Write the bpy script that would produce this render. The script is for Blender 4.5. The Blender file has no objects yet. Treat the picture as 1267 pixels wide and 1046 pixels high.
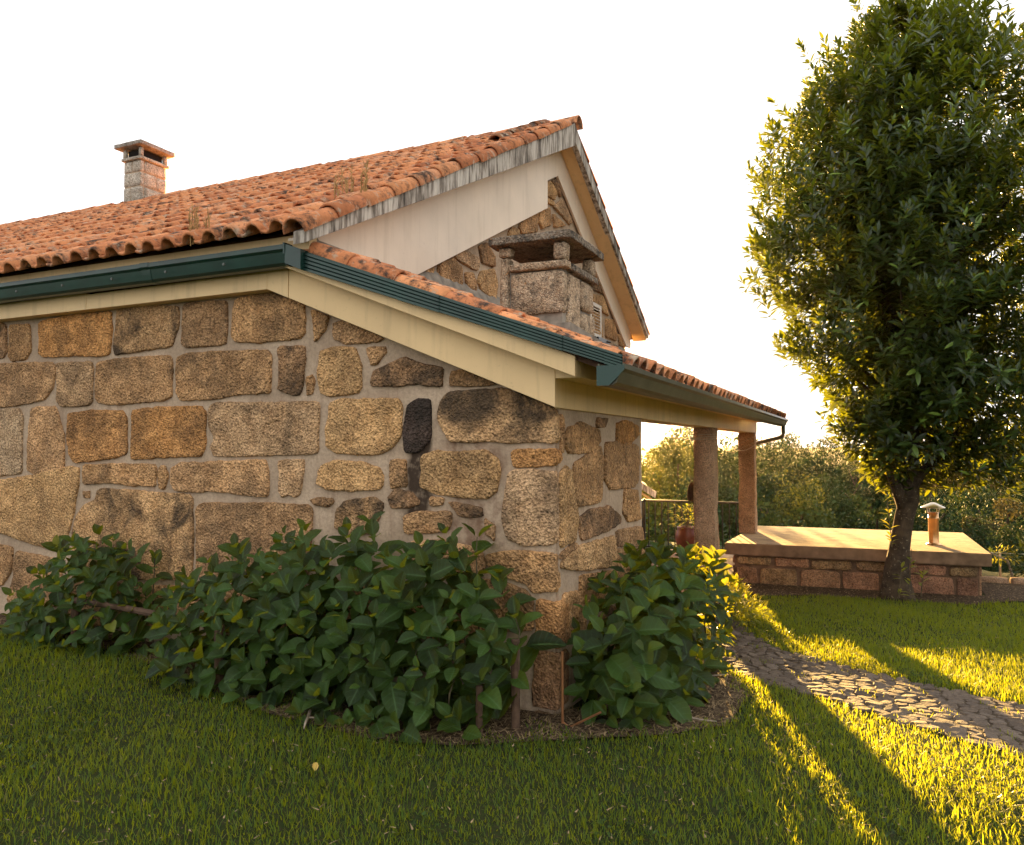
import bpy, bmesh, math, random
import numpy as np
from mathutils import Vector, Matrix, noise

random.seed(7); rng = np.random.default_rng(7)
scene = bpy.context.scene
COL = scene.collection

# ------------------------------------------------------------------ camera, sky, sun, exposure
cam = bpy.data.cameras.new('camera'); cam_o = bpy.data.objects.new('camera', cam); COL.objects.link(cam_o)
cam.sensor_width = 36.0; cam.lens = 27.28; cam.clip_start = 0.05; cam.clip_end = 3000
cam_o.location = (0, 0, 1.75)
cam_o.rotation_euler = (math.radians(90 + 1.79), 0, math.radians(24.7))
scene.camera = cam_o

SUN_EL, SUN_AZ = 5.0, -18.1            # degrees above the horizon, degrees east of +Y
world = bpy.data.worlds.new("World"); scene.world = world; world.use_nodes = True
nt = world.node_tree; nt.nodes.clear()
sky = nt.nodes.new('ShaderNodeTexSky'); sky.sky_type = 'NISHITA'; sky.sun_disc = False
sky.sun_elevation = math.radians(SUN_EL); sky.sun_rotation = math.radians(SUN_AZ)
sky.dust_density = 2.0
hs = nt.nodes.new('ShaderNodeHueSaturation'); hs.inputs['Saturation'].default_value = 0.45
ad = nt.nodes.new('ShaderNodeVectorMath'); ad.operation = 'ADD'; ad.inputs[1].default_value = (3.5, 2.96, 2.52)   # thin pale haze veil over the whole sky
mn = nt.nodes.new('ShaderNodeVectorMath'); mn.operation = 'MINIMUM'; mn.inputs[1].default_value = (3.45, 3.40, 3.38)
bg = nt.nodes.new('ShaderNodeBackground'); bg.inputs['Strength'].default_value = 0.05
wo = nt.nodes.new('ShaderNodeOutputWorld')
nt.links.new(sky.outputs[0], hs.inputs['Color']); nt.links.new(hs.outputs[0], ad.inputs[0])
nt.links.new(ad.outputs[0], mn.inputs[0]); nt.links.new(mn.outputs[0], bg.inputs[0]); nt.links.new(bg.outputs[0], wo.inputs[0])

sun = bpy.data.lights.new('sun', 'SUN'); sun.energy = 5.0; sun.angle = math.radians(0.5); sun.color = (1.0, 0.60, 0.19)
sun_o = bpy.data.objects.new('sun', sun); COL.objects.link(sun_o)
_a, _e = math.radians(SUN_AZ), math.radians(SUN_EL)
to_sun = Vector((math.sin(_a) * math.cos(_e), math.cos(_a) * math.cos(_e), math.sin(_e)))
sun_o.rotation_euler = to_sun.to_track_quat('Z', 'Y').to_euler()
sun_o.location = to_sun * 60
scene.view_settings.view_transform = 'Standard'; scene.view_settings.look = 'None'
scene.view_settings.gamma = 1.0; scene.view_settings.use_curve_mapping = False
scene.view_settings.exposure = 3.2
scene.render.engine = 'CYCLES'
scene.cycles.max_bounces = 7; scene.cycles.transparent_max_bounces = 8
scene.cycles.use_denoising = True

# ------------------------------------------------------------------ helpers
def link(name, me, mats=(), parent=None, kind=None, loc=None):
    o = bpy.data.objects.new(name, me); COL.objects.link(o)
    if me is not None:
        for m in (mats if isinstance(mats, (list, tuple)) else [mats]):
            if m.name not in [k.name for k in me.materials if k]: me.materials.append(m)
    if parent is not None: o.parent = parent
    if kind: o['kind'] = kind
    if loc is not None: o.location = loc
    return o

def thing(name, label, cat, group=None, loc=(0, 0, 0)):
    o = bpy.data.objects.new(name, None); COL.objects.link(o); o.location = loc
    o.empty_display_size = 0.2
    return tag(o, label, cat, group)

def tag(o, label, cat, group=None):
    o['label'] = label; o['category'] = cat
    if group: o['group'] = group
    return o

def pymesh(name, verts, faces, smooth=False):
    me = bpy.data.meshes.new(name); me.from_pydata([tuple(v) for v in verts], [], faces); me.update()
    if smooth: me.shade_smooth()
    return me

def bulk(name, V, polys, rnd=None, smooth=False):
    """big mesh straight from arrays; polys: list of (n,k) index arrays; rnd: one value per vertex"""
    me = bpy.data.meshes.new(name)
    V = np.asarray(V, dtype=np.float32)
    me.vertices.add(len(V)); me.vertices.foreach_set('co', V.ravel())
    polys = [np.asarray(p, dtype=np.int32) for p in polys if len(p)]
    loops = np.concatenate([p.ravel() for p in polys])
    tot = np.concatenate([np.full(len(p), p.shape[1], dtype=np.int32) for p in polys])
    start = np.concatenate([[0], np.cumsum(tot)[:-1]]).astype(np.int32)
    me.loops.add(len(loops)); me.loops.foreach_set('vertex_index', loops)
    me.polygons.add(len(tot)); me.polygons.foreach_set('loop_start', start); me.polygons.foreach_set('loop_total', tot)
    if smooth: me.polygons.foreach_set('use_smooth', np.ones(len(tot), dtype=bool))
    me.update(calc_edges=True); me.validate()
    if rnd is not None:
        at = me.attributes.new('rnd', 'FLOAT', 'POINT'); at.data.foreach_set('value', np.asarray(rnd, dtype=np.float32))
    return me

class MB:
    """collects boxes, prisms and tubes for ONE mesh"""
    def __init__(s): s.v = []; s.f = []
    def add(s, verts, faces):
        b = len(s.v); s.v += [tuple(v) for v in verts]; s.f += [tuple(i + b for i in f) for f in faces]; return s
    def box(s, x0, x1, y0, y1, z0, z1):
        return s.add([(x0,y0,z0),(x1,y0,z0),(x1,y1,z0),(x0,y1,z0),(x0,y0,z1),(x1,y0,z1),(x1,y1,z1),(x0,y1,z1)],
                     [(0,3,2,1),(4,5,6,7),(0,1,5,4),(1,2,6,5),(2,3,7,6),(3,0,4,7)])
    def prism(s, poly, axis, a, b):
        """2D polygon extruded along axis from a to b; poly coords are the other two axes in order"""
        n = len(poly)
        def P(q, t): return (t, q[0], q[1]) if axis == 'x' else (q[0], t, q[1]) if axis == 'y' else (q[0], q[1], t)
        vs = [P(q, a) for q in poly] + [P(q, b) for q in poly]
        fs = [tuple(range(n))[::-1], tuple(range(n, 2*n))] + [(i, (i+1) % n, n + (i+1) % n, n + i) for i in range(n)]
        return s.add(vs, fs)
    def tube(s, pts, r, seg=8, cap=True):
        pts = [Vector(p) for p in pts]; n = len(pts)
        rs = r if isinstance(r, (list, tuple)) else [r] * n
        ref = Vector((0.13, 0.21, 0.97)); vs = []; fs = []
        for i, p in enumerate(pts):
            t = (pts[min(i+1, n-1)] - pts[max(i-1, 0)]).normalized()
            a = t.cross(ref)
            if a.length < 1e-3: a = t.cross(Vector((1, 0, 0)))
            a.normalize(); b = t.cross(a)
            for k in range(seg):
                w = 2 * math.pi * k / seg
                vs.append(p + (a * math.cos(w) + b * math.sin(w)) * rs[i])
        for i in range(n-1):
            for k in range(seg):
                k2 = (k+1) % seg; fs.append((i*seg+k, i*seg+k2, (i+1)*seg+k2, (i+1)*seg+k))
        if cap: fs += [tuple(range(seg))[::-1], tuple((n-1)*seg + k for k in range(seg))]
        return s.add(vs, fs)
    def build(s, name, mat, parent=None, kind=None, smooth=False, bevel=0.0, recalc=True):
        me = bpy.data.meshes.new(name); me.from_pydata(s.v, [], s.f); me.update()
        if bevel or recalc:
            bm = bmesh.new(); bm.from_mesh(me)
            bmesh.ops.recalc_face_normals(bm, faces=bm.faces)
            if bevel: bmesh.ops.bevel(bm, geom=[e for e in bm.edges if len(e.link_faces) == 2 and e.calc_face_angle(0) > 0.5], offset=bevel, segments=2, profile=0.6, affect='EDGES')
            bm.to_mesh(me); bm.free()
        if smooth: me.shade_smooth()
        return link(name, me, mat, parent, kind)

# ------------------------------------------------------------------ materials
class NM:
    def __init__(s, name, rough=0.8, spec=0.3):
        s.m = bpy.data.materials.new(name); s.m.use_nodes = True; s.t = s.m.node_tree
        s.b = s.t.nodes['Principled BSDF']; s.out = s.t.nodes['Material Output']
        s.b.inputs['Roughness'].default_value = rough; s.b.inputs['Specular IOR Level'].default_value = spec
        s.geo = s.n('ShaderNodeNewGeometry')
    def n(s, t, **k):
        q = s.t.nodes.new(t)
        for a, v in k.items(): setattr(q, a, v)
        return q
    def L(s, a, b): s.t.links.new(a, b); return b
    def pos(s, sc=(1, 1, 1), obj=False):
        mp = s.n('ShaderNodeMapping'); mp.inputs['Scale'].default_value = sc
        src = s.n('ShaderNodeTexCoord').outputs['Object'] if obj else s.geo.outputs['Position']
        s.L(src, mp.inputs[0]); return mp.outputs[0]
    def noise(s, scale, detail=4, rough=0.55, vec=None, dist=0.0):
        q = s.n('ShaderNodeTexNoise'); q.inputs['Scale'].default_value = scale; q.inputs['Detail'].default_value = detail
        q.inputs['Roughness'].default_value = rough; q.inputs['Distortion'].default_value = dist
        s.L(vec if vec is not None else s.geo.outputs['Position'], q.inputs['Vector']); return q.outputs[0]
    def voro(s, scale, vec=None, out='Distance'):
        q = s.n('ShaderNodeTexVoronoi'); q.inputs['Scale'].default_value = scale
        s.L(vec if vec is not None else s.geo.outputs['Position'], q.inputs['Vector']); return q.outputs[out]
    def ramp(s, fac, stops):
        q = s.n('ShaderNodeValToRGB'); e = q.color_ramp.elements
        while len(e) < len(stops): e.new(0.5)
        for i, (p, c) in enumerate(stops):
            e[i].position = p; e[i].color = (c, c, c, 1) if isinstance(c, (int, float)) else (*c, 1)
        s.L(fac, q.inputs[0]); return q.outputs[0]
    def mix(s, fac, a, b, mode='MIX'):
        q = s.n('ShaderNodeMix', data_type='RGBA', blend_type=mode)
        for v, i in ((fac, 0), (a, 6), (b, 7)):
            if isinstance(v, (int, float)): q.inputs[i].default_value = v if i == 0 else (v, v, v, 1)
            elif isinstance(v, tuple): q.inputs[i].default_value = (*v, 1)
            else: s.L(v, q.inputs[i])
        return q.outputs[2]
    def math(s, op, a, b=0.0, c=None, clamp=False):
        q = s.n('ShaderNodeMath', operation=op, use_clamp=clamp)
        for v, i in ((a, 0), (b, 1), (c, 2)):
            if v is None: continue
            if isinstance(v, (int, float)): q.inputs[i].default_value = v
            else: s.L(v, q.inputs[i])
        return q.outputs[0]
    def sep(s, v):
        q = s.n('ShaderNodeSeparateXYZ'); s.L(v, q.inputs[0]); return q.outputs
    def color(s, c):
        if isinstance(c, tuple): s.b.inputs['Base Color'].default_value = (*c, 1)
        else: s.L(c, s.b.inputs['Base Color'])
    def bump(s, h, strength=0.5, dist=0.01, prev=None):
        q = s.n('ShaderNodeBump'); q.inputs['Strength'].default_value = strength; q.inputs['Distance'].default_value = dist
        s.L(h, q.inputs['Height'])
        if prev is not None: s.L(prev, q.inputs['Normal'])
        s.L(q.outputs[0], s.b.inputs['Normal']); return q.outputs[0]
    def rnd(s):
        """random per object plus the per-piece value stored on joined meshes"""
        oi = s.n('ShaderNodeObjectInfo'); at = s.n('ShaderNodeAttribute', attribute_name='rnd')
        return s.math('FRACT', s.math('ADD', oi.outputs['Random'], at.outputs['Fac']))

def mat_granite(name='rough_granite', tintobj=True, base=(.34, .24, .14), grain=48, bump=1.0, lichen=0.0):
    k = NM(name, 0.92, 0.2)
    oi = k.n('ShaderNodeObjectInfo')
    base_c = oi.outputs['Color'] if tintobj else base
    big = k.noise(2.6, 3); med = k.noise(9, 4)
    g1 = k.noise(grain, 3, 0.7); g2 = k.voro(grain * 1.15)
    c = k.mix(1.0, base_c, k.ramp(big, [(.3, .8), (.7, 1.18)]), 'MULTIPLY')
    c = k.mix(1.0, c, k.ramp(med, [(.25, (.72, .66, .6)), (.75, (1.18, 1.2, 1.22))]), 'MULTIPLY')
    c = k.mix(1.0, c, k.ramp(g1, [(.34, .42), (.5, 1.0), (.66, 1.45)]), 'MULTIPLY')
    if tintobj:                                   # weather blackening grows where the stone's own value says so
        w = k.math('MULTIPLY', k.ramp(k.noise(3.3, 5, .6, dist=.6), [(.42, 0), (.62, 1)]), oi.outputs['Alpha'], clamp=True)
        c = k.mix(w, c, (.035, .028, .022))
    if lichen:
        c = k.mix(k.math('MULTIPLY', k.ramp(k.noise(11, 5, .7), [(.5, 0), (.62, 1)]), lichen), c, (.05, .045, .04))
        c = k.mix(k.math('MULTIPLY', k.ramp(k.noise(17, 3, .6), [(.66, 0), (.70, 1)]), lichen), c, (.5, .22, .05))
    k.color(c)
    h = k.math('ADD', k.math('MULTIPLY', g1, .8), k.math('MULTIPLY', g2, .7))
    h = k.math('ADD', h, k.math('MULTIPLY', k.noise(24, 3), .8))
    k.bump(h, bump, 0.024)
    return k.m

def mat_mortar():
    k = NM('lime_mortar', 0.95, 0.15)
    c = k.ramp(k.noise(3.0, 5, .6), [(.3, (.35, .255, .175)), (.7, (.52, .395, .28))])
    c = k.mix(k.math('MULTIPLY', k.ramp(k.noise(40, 3, .7), [(.35, 1), (.6, 0)]), .35), c, (.16, .12, .085))
    x, y, z = k.sep(k.geo.outputs['Position'])
    streak = k.noise(1.0, 4, .6, vec=k.pos((14, 14, 1.2)))
    c = k.mix(k.math('MULTIPLY', k.ramp(streak, [(.56, 0), (.7, 1)]), .35), c, (.19, .11, .07))
    # dark water stain running down below the black stone, and rusty ones lower right
    d = k.math('ABSOLUTE', k.math('SUBTRACT', k.math('ADD', x, k.math('MULTIPLY', k.noise(4, 4), .22)), -2.83))
    band = k.math('MULTIPLY', k.ramp(d, [(.075, 1), (.13, 0)]), k.math('MULTIPLY', k.math('GREATER_THAN', z, 1.22), k.math('LESS_THAN', z, 1.9)))
    band = k.math('MULTIPLY', band, k.math('LESS_THAN', y, 4.9))
    band = k.math('MULTIPLY', band, k.ramp(k.noise(9, 4, .65), [(.30, .45), (.48, 1)]))
    c = k.mix(k.math('MULTIPLY', band, .95), c, (.035, .022, .015))
    rz = k.math('MULTIPLY', k.ramp(k.math('ABSOLUTE', k.math('SUBTRACT', k.math('ADD', x, k.math('MULTIPLY', k.noise(4, 3), .4)), -2.28)), [(.14, 1), (.28, 0)]),
                k.ramp(k.noise(6, 4, .6), [(.42, 0), (.6, 1)]))
    rz = k.math('MULTIPLY', rz, k.math('MULTIPLY', k.math('LESS_THAN', z, 1.8), k.math('LESS_THAN', y, 4.9)))
    c = k.mix(k.math('MULTIPLY', rz, .75), c, (.12, .055, .03))
    # soil splash near the ground
    k.color(c)
    k.bump(k.math('ADD', k.noise(30, 4, .6), k.math('MULTIPLY', k.noise(7, 3), 1.6)), .45, 0.012)
    return k.m

def mat_paint(name, col, dirt=.25, rough=.55):
    k = NM(name, rough, .3)
    c = k.mix(1.0, col, k.ramp(k.noise(1.7, 4), [(.3, .9), (.7, 1.05)]), 'MULTIPLY')
    st = k.noise(1.0, 5, .65, vec=k.pos((9, 9, .9)))
    c = k.mix(k.math('MULTIPLY', k.ramp(st, [(.52, 0), (.72, 1)]), dirt), c, (.30, .21, .12))
    c = k.mix(k.math('MULTIPLY', k.ramp(k.noise(26, 5, .7), [(.62, 0), (.75, 1)]), dirt), c, (.22, .16, .10))
    k.color(c); k.bump(k.noise(60, 3), .08, .004)
    return k.m

def mat_stained():
    k = NM('stained_render', .9, .2)
    st = k.noise(1.0, 5, .7, vec=k.pos((9, 9, 1.4)))
    st2 = k.noise(1.0, 3, .6, vec=k.pos((26, 26, 3)))
    s = k.math('ADD', k.math('MULTIPLY', st, .65), k.math('MULTIPLY', st2, .35))
    c = k.ramp(s, [(.38, (.60, .55, .47)), (.47, (.47, .42, .36)), (.54, (.22, .185, .15)), (.62, (.07, .06, .05))])
    k.color(c); k.bump(k.noise(40, 4, .6), .3, .006)
    return k.m

def mat_tile(name='clay_tile', worn=1.0, bright=1.0):
    k = NM(name, .88, .25)
    r = k.rnd()
    c = k.ramp(r, [(0, (.34*bright, .12*bright, .052*bright)), (.35, (.45*bright, .172*bright, .072*bright)), (.7, (.54*bright, .225*bright, .095*bright)), (1, (.47*bright, .22*bright, .115*bright))])
    c = k.mix(1.0, c, k.ramp(k.noise(14, 4, .6), [(.3, .72), (.7, 1.15)]), 'MULTIPLY')
    bl = k.ramp(k.noise(6.5, 5, .72), [(.50, 0), (.64, 1)])
    c = k.mix(k.math('MULTIPLY', bl, .75 * worn), c, (.06, .04, .03))
    pale = k.ramp(k.noise(8.0, 4, .7, vec=k.pos((1.1, 1.3, 1.0))), [(.56, 0), (.68, 1)])
    c = k.mix(k.math('MULTIPLY', pale, .6 * worn), c, (.46, .37, .27))
    sp = k.ramp(k.noise(38, 3, .7), [(.60, 0), (.68, 1)])
    c = k.mix(k.math('MULTIPLY', sp, .55 * worn), c, (.09, .06, .05))
    k.color(c); k.bump(k.noise(50, 4, .65), .4, .006)
    return k.m

def mat_plain(name, col, rough=.6, spec=.4, metal=0.0, nscale=12, var=.2, bump=.1, bs=60):
    k = NM(name, rough, spec); k.b.inputs['Metallic'].default_value = metal
    k.color(k.mix(1.0, col, k.ramp(k.noise(nscale, 4), [(.3, 1 - var), (.7, 1 + var)]), 'MULTIPLY'))
    k.bump(k.noise(bs, 3), bump, .004)
    return k.m

def mat_leaf(name, dark, light, trans, tw=.35, rough=.42, spec=.4, var2=None, veins=False, patches=False):
    k = NM(name, rough, spec)
    r = k.rnd()
    c = k.mix(r, dark, light)
    if var2: c = k.mix(k.ramp(r, [(.93, 0), (.97, 1)]), c, var2)
    c = k.mix(1.0, c, k.ramp(k.noise(22, 3), [(.3, .8), (.7, 1.15)]), 'MULTIPLY')
    if patches:                                       # drier and lusher patches of the lawn, a metre or so across
        p = k.noise(1.1, 4, .6); c = k.mix(k.ramp(p, [(.52, 0), (.70, .55)]), c, (.09, .12, .024)); c = k.mix(k.ramp(k.noise(2.3, 3, .6), [(.30, .5), (.46, 0)]), c, (.014, .05, .008))
    if veins:
        mid = k.n('ShaderNodeAttribute', attribute_name='mid').outputs['Fac']; tt = k.n('ShaderNodeAttribute', attribute_name='along').outputs['Fac']
        side = k.math('SINE', k.math('ADD', k.math('MULTIPLY', tt, 44.0), k.math('MULTIPLY', mid, 7.0)))
        v = k.math('MAXIMUM', k.ramp(mid, [(.90, 0), (.99, 1)]), k.math('MULTIPLY', k.ramp(side, [(.85, 0), (1, 1)]), .45))
        c = k.mix(k.math('MULTIPLY', v, .7), c, (.085, .16, .05)); k.bump(side, .25, .003)
    k.color(c)
    tr = k.n('ShaderNodeBsdfTranslucent'); tr.inputs[0].default_value = (*trans, 1)
    ms = k.n('ShaderNodeMixShader'); ms.inputs[0].default_value = tw
    k.L(k.b.outputs[0], ms.inputs[1]); k.L(tr.outputs[0], ms.inputs[2]); k.L(ms.outputs[0], k.out.inputs[0])
    return k.m

M = {}
M['granite'] = mat_granite()
M['granite_post'] = mat_granite('granite_post', False, (.47, .30, .185), 60, .8)
M['granite_chim'] = mat_granite('chimney_granite', False, (.50, .38, .26), 60, .9, .6)
M['granite_black'] = mat_granite('lichened_granite', False, (.26, .215, .165), 45, 1.0, .8)
M['granite_far'] = mat_granite('far_chimney_granite', False, (.40, .36, .30), 40, .6)
M['granite_grey'] = mat_granite('grey_cap_stone', False, (.30, .27, .235), 40, .6, .3)
M['mortar'] = mat_mortar()
M['cream'] = mat_paint('cream_paint', (.74, .53, .275), .32)
M['white'] = mat_paint('off_white_paint', (.78, .655, .52), .2)
M['stained'] = mat_stained()
M['tile'] = mat_tile('clay_tile', 1.3, 1.25)
M['tile_bright'] = mat_tile('bright_clay_tile', 1.5, 1.35)
M['tile_verge'] = mat_tile('verge_clay_tile', 1.3, 1.1)
M['green'] = mat_plain('green_metal', (.008, .040, .030), .35, .5, 0, 5, .25, .05)
M['deck'] = mat_plain('roof_deck_gap_shade', (.10, .055, .035), .95, .1, 0, 9, .4, .3)  # deck coloured dark to stand for the shadow gaps between tiles
M['dark'] = mat_plain('near_black', (.02, .017, .015), .95, .1)  # near-black for the chimney throat, vent backing and window pane
M['black_metal'] = mat_plain('black_iron', (.012, .012, .013), .4, .5)
M['render_grey'] = mat_plain('cement_render', (.25, .215, .175), .95, .1, 0, 8, .4, .5, 45)
M['concrete'] = mat_plain('slab_concrete', (.60, .445, .27), .9, .2, 0, 4, .30, .5, 25)
def mat_slab():
    k = NM('slab_concrete', .9, .2)
    c = k.ramp(k.noise(2.2, 5, .65), [(.3, (.34, .225, .115)), (.7, (.54, .375, .20))])
    c = k.mix(k.math('MULTIPLY', k.ramp(k.noise(5, 5, .7), [(.48, 0), (.62, 1)]), .6), c, (.17, .115, .065))
    c = k.mix(k.ramp(k.noise(32, 3, .7), [(.64, 0), (.70, .8)]), c, (.10, .07, .045))
    k.color(c); k.bump(k.noise(28, 4, .65), .5, .008); return k.m
M['concrete'] = mat_slab()
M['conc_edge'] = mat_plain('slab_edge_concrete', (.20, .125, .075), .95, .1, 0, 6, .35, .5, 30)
M['red_stone_mortar'] = mat_plain('reddish_mortar', (.15, .09, .055), .95, .1, 0, 9, .35, .5, 30)
M['flue'] = mat_plain('steel_golden_reflection_tint', (.62, .36, .17), .30, .5, .9, 8, .25, .05)  # steel pipe; its golden reflection is put into the base colour
M['steel'] = mat_plain('galvanised_steel', (.62, .55, .45), .32, .5, .9, 8, .25, .05)
M['wood'] = mat_plain('weathered_wood', (.085, .052, .034), .9, .2, 0, 20, .35, .5, 40)
M['stem'] = mat_plain('woody_stem', (.10, .08, .045), .9, .2, 0, 20, .35, .3, 40)
M['pot'] = mat_plain('red_glaze', (.10, .015, .010), .35, .5)
M['straw'] = mat_plain('dry_straw', (.24, .17, .095), .95, .1, 0, 15, .45, .2)
M['grey_twig'] = mat_plain('grey_twig', (.30, .24, .18), .95, .1, 0, 15, .3, .2)
M['dry'] = mat_plain('dry_weed', (.36, .22, .09), .9, .1, 0, 15, .3, .2)
M['white_metal'] = mat_plain('white_metal', (.62, .55, .46), .5, .4)
M['copper'] = mat_plain('copper_pipe', (.35, .16, .07), .45, .5, .6)
M['wire'] = mat_plain('pale_wire', (.50, .42, .30), .6, .3)
M['hyd'] = mat_leaf('hydrangea_leaf', (.004, .015, .004), (.040, .088, .016), (.45, .44, .012), .26, .5, .22, veins=True)
M['tree_leaf'] = mat_leaf('laurel_leaf', (.006, .020, .005), (.032, .066, .013), (.38, .42, .012), .20, .36, .45, (.16, .26, .04))
M['lime_leaf'] = mat_leaf('yellow_green_leaf', (.10, .13, .02), (.20, .22, .03), (.5, .45, .03), .45, .5, .3)
M['far_leaf'] = mat_leaf('woodland_leaf', (.010, .027, .009), (.034, .066, .020), (.12, .15, .012), .07, .7, .12)
M['far_leaf_yellow'] = mat_leaf('yellowish_woodland_leaf', (.022, .044, .012), (.060, .092, .022), (.22, .20, .015), .18, .7, .12)
M['far_leaf_brown'] = mat_leaf('brownish_woodland_leaf', (.04, .038, .014), (.08, .066, .024), (.16, .13, .03), .15, .7, .15)
M['grass'] = mat_leaf('grass_blade', (.013, .046, .007), (.040, .095, .014), (.64, .66, .017), .36, .55, .2, (.15, .13, .04), patches=True)
def mat_bark():
    k = NM('tree_bark', .95, .15)
    c = k.ramp(k.noise(9, 5, .65), [(.3, (.030, .022, .015)), (.7, (.10, .07, .045))])
    c = k.mix(k.ramp(k.noise(28, 3, .6), [(.62, 0), (.68, 1)]), c, (.22, .18, .12))
    k.color(c); k.bump(k.noise(20, 5, .7, vec=k.pos((2, 2, .8))), .8, .02); return k.m
M['bark'] = mat_bark()
def mat_ground():
    k = NM('lawn_soil', .98, .1)
    c = k.ramp(k.noise(1.2, 5), [(.3, (.020, .034, .008)), (.7, (.042, .055, .014))])
    c = k.mix(k.ramp(k.noise(35, 4, .7), [(.45, 0), (.7, 1)]), c, (.05, .038, .02))
    k.color(c); k.bump(k.noise(40, 5, .7), .9, .03); return k.m
M['ground'] = mat_ground()
def mat_mulch():
    k = NM('mulch', .98, .1)
    c = k.ramp(k.noise(30, 5, .75), [(.35, (.035, .023, .015)), (.55, (.10, .068, .042)), (.72, (.24, .17, .11))])
    k.color(c); k.bump(k.noise(35, 5, .75), 1.0, .03); return k.m
M['mulch'] = mat_mulch()
M['path_soil'] = mat_plain('path_soil', (.07, .052, .034), .97, .1, 0, 9, .4, .8, 40)
def mat_cobble():
    k = NM('worn_cobble', .85, .3)
    r = k.rnd()
    c = k.ramp(r, [(0, (.085, .062, .046)), (.5, (.115, .085, .062)), (1, (.14, .105, .078))])
    c = k.mix(1.0, c, k.ramp(k.noise(45, 4, .7), [(.3, .6), (.7, 1.25)]), 'MULTIPLY')
    k.color(c); k.bump(k.noise(40, 4, .7), .8, .012); return k.m
M['cobble'] = mat_cobble()

# ------------------------------------------------------------------ terrain
def gz_np(x, y):
    x = np.asarray(x, float); y = np.asarray(y, float)
    z = -0.40 * np.clip((y - 4.6) / 7.6, 0, 1)
    z = z + 0.028 * np.maximum(0, -2.6 - np.maximum(x, -12)) * np.clip((y + 2) / 4, 0, 1)
    def ss(t): t = np.clip(t, 0, 1); return t * t * (3 - 2 * t)
    edge = np.where(x > 1.7, 14.6, 16.2)
    d = np.sqrt(np.maximum(0, y - edge) ** 2)
    drop = -8.0 * ss((d) / 26.0)
    rise = 9.0 * ss((y - 110) / 320)
    return z + drop + rise
def gz(x, y): return float(gz_np(x, y))
xs = np.unique(np.concatenate([np.linspace(-600, -20, 14), np.linspace(-20, 14, 69), np.linspace(14, 600, 16)]))
ys = np.unique(np.concatenate([np.linspace(-60, -6, 7), np.linspace(-6, 20, 66), np.linspace(20, 130, 24), np.linspace(130, 900, 14)]))
gx, gy = np.meshgrid(xs, ys)
zz = gz_np(gx, gy)
V = np.stack([gx, gy, zz], -1).reshape(-1, 3); nx = len(xs)
ii = np.arange(len(xs) - 1); jj = np.arange(len(ys) - 1); I, J = np.meshgrid(ii, jj); b0 = (J * nx + I).ravel()
me = bulk('ground', V, [np.stack([b0, b0 + 1, b0 + 1 + nx, b0 + nx], 1)], smooth=True)
ground = link('ground', me, M['ground'], kind='structure')

def drape(name, poly, mat, lift, step=.12, parent=None):
    """sheet over the terrain inside a polygon (fine triangulated grid, outline kept)"""
    bm = bmesh.new()
    n = len(poly); pts = []
    for i in range(n):
        a, b = Vector(poly[i]), Vector(poly[(i+1) % n]); k = max(1, int((b-a).length / .25))
        pts += [a.lerp(b, t / k) for t in range(k)]
    vs = [bm.verts.new((p.x, p.y, 0)) for p in pts]; bm.faces.new(vs)
    bmesh.ops.triangulate(bm, faces=bm.faces)
    for _ in range(3):
        es = [e for e in bm.edges if e.calc_length() > .45]
        if not es: break
        bmesh.ops.subdivide_edges(bm, edges=es, cuts=1); bmesh.ops.triangulate(bm, faces=bm.faces)
    for v in bm.verts: v.co.z = gz(v.co.x, v.co.y) + lift
    bmesh.ops.recalc_face_normals(bm, faces=bm.faces)
    if sum(f.normal.z for f in bm.faces) < 0: bmesh.ops.reverse_faces(bm, faces=bm.faces)
    me = bpy.data.meshes.new(name); bm.to_mesh(me); bm.free(); me.shade_smooth()
    return link(name, me, mat, parent, 'structure' if parent is None else None)

BED = [(-8.4, 4.86), (-7.02, 4.42), (-6.14, 4.50), (-4.81, 4.27), (-4.21, 4.10), (-3.54, 3.93), (-2.76, 3.89), (-2.23, 4.01), (-1.66, 4.37), (-1.16, 4.70), (-.84, 5.09), (-.81, 5.97), (-1.00, 6.40), (-1.30, 6.9), (-1.5, 7.6), (-1.75, 7.6), (-1.75, 4.95), (-8.4, 4.95)]
PATH_LO = [(-1.75, 9.2), (-1.50, 7.60), (-1.26, 6.83), (-.89, 6.41), (-.60, 6.24), (-.25, 6.06), (.21, 5.70), (.49, 5.50), (.91, 5.30), (1.9, 5.0), (3.2, 4.75)]
PATH_HI = [(3.2, 5.9), (1.9, 6.15), (1.16, 6.49), (.98, 6.61), (.62, 6.80), (.27, 6.98), (-.23, 7.29), (-.76, 7.72), (-1.16, 8.38), (-1.42, 9.2)]
PATH = PATH_LO + PATH_HI
SOIL = [(-2.0, 12.75), (-1.62, 11.7), (-1.45, 11.45), (-.82, 11.9), (.23, 12.15), (1.26, 12.2), (1.75, 12.7), (2.6, 13.2), (2.8, 14.55), (1.5, 14.5), (1.5, 13.0), (-1.95, 12.78)]
drape('mulch_bed', BED, M['mulch'], .012)
drape('soil_bed', SOIL, M['mulch'], .012)
path = drape('path', PATH, M['path_soil'], .009)
M['paving'] = mat_plain('porch_paving', (.36, .24, .15), .9, .2, 0, 6, .3, .4, 30)
drape('porch_floor', [(-3.94, 6.95), (-2.0, 6.95), (-1.76, 9.0), (-2.0, 12.6), (-2.1, 15.9), (-3.94, 15.9)], M['paving'], .016)
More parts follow.
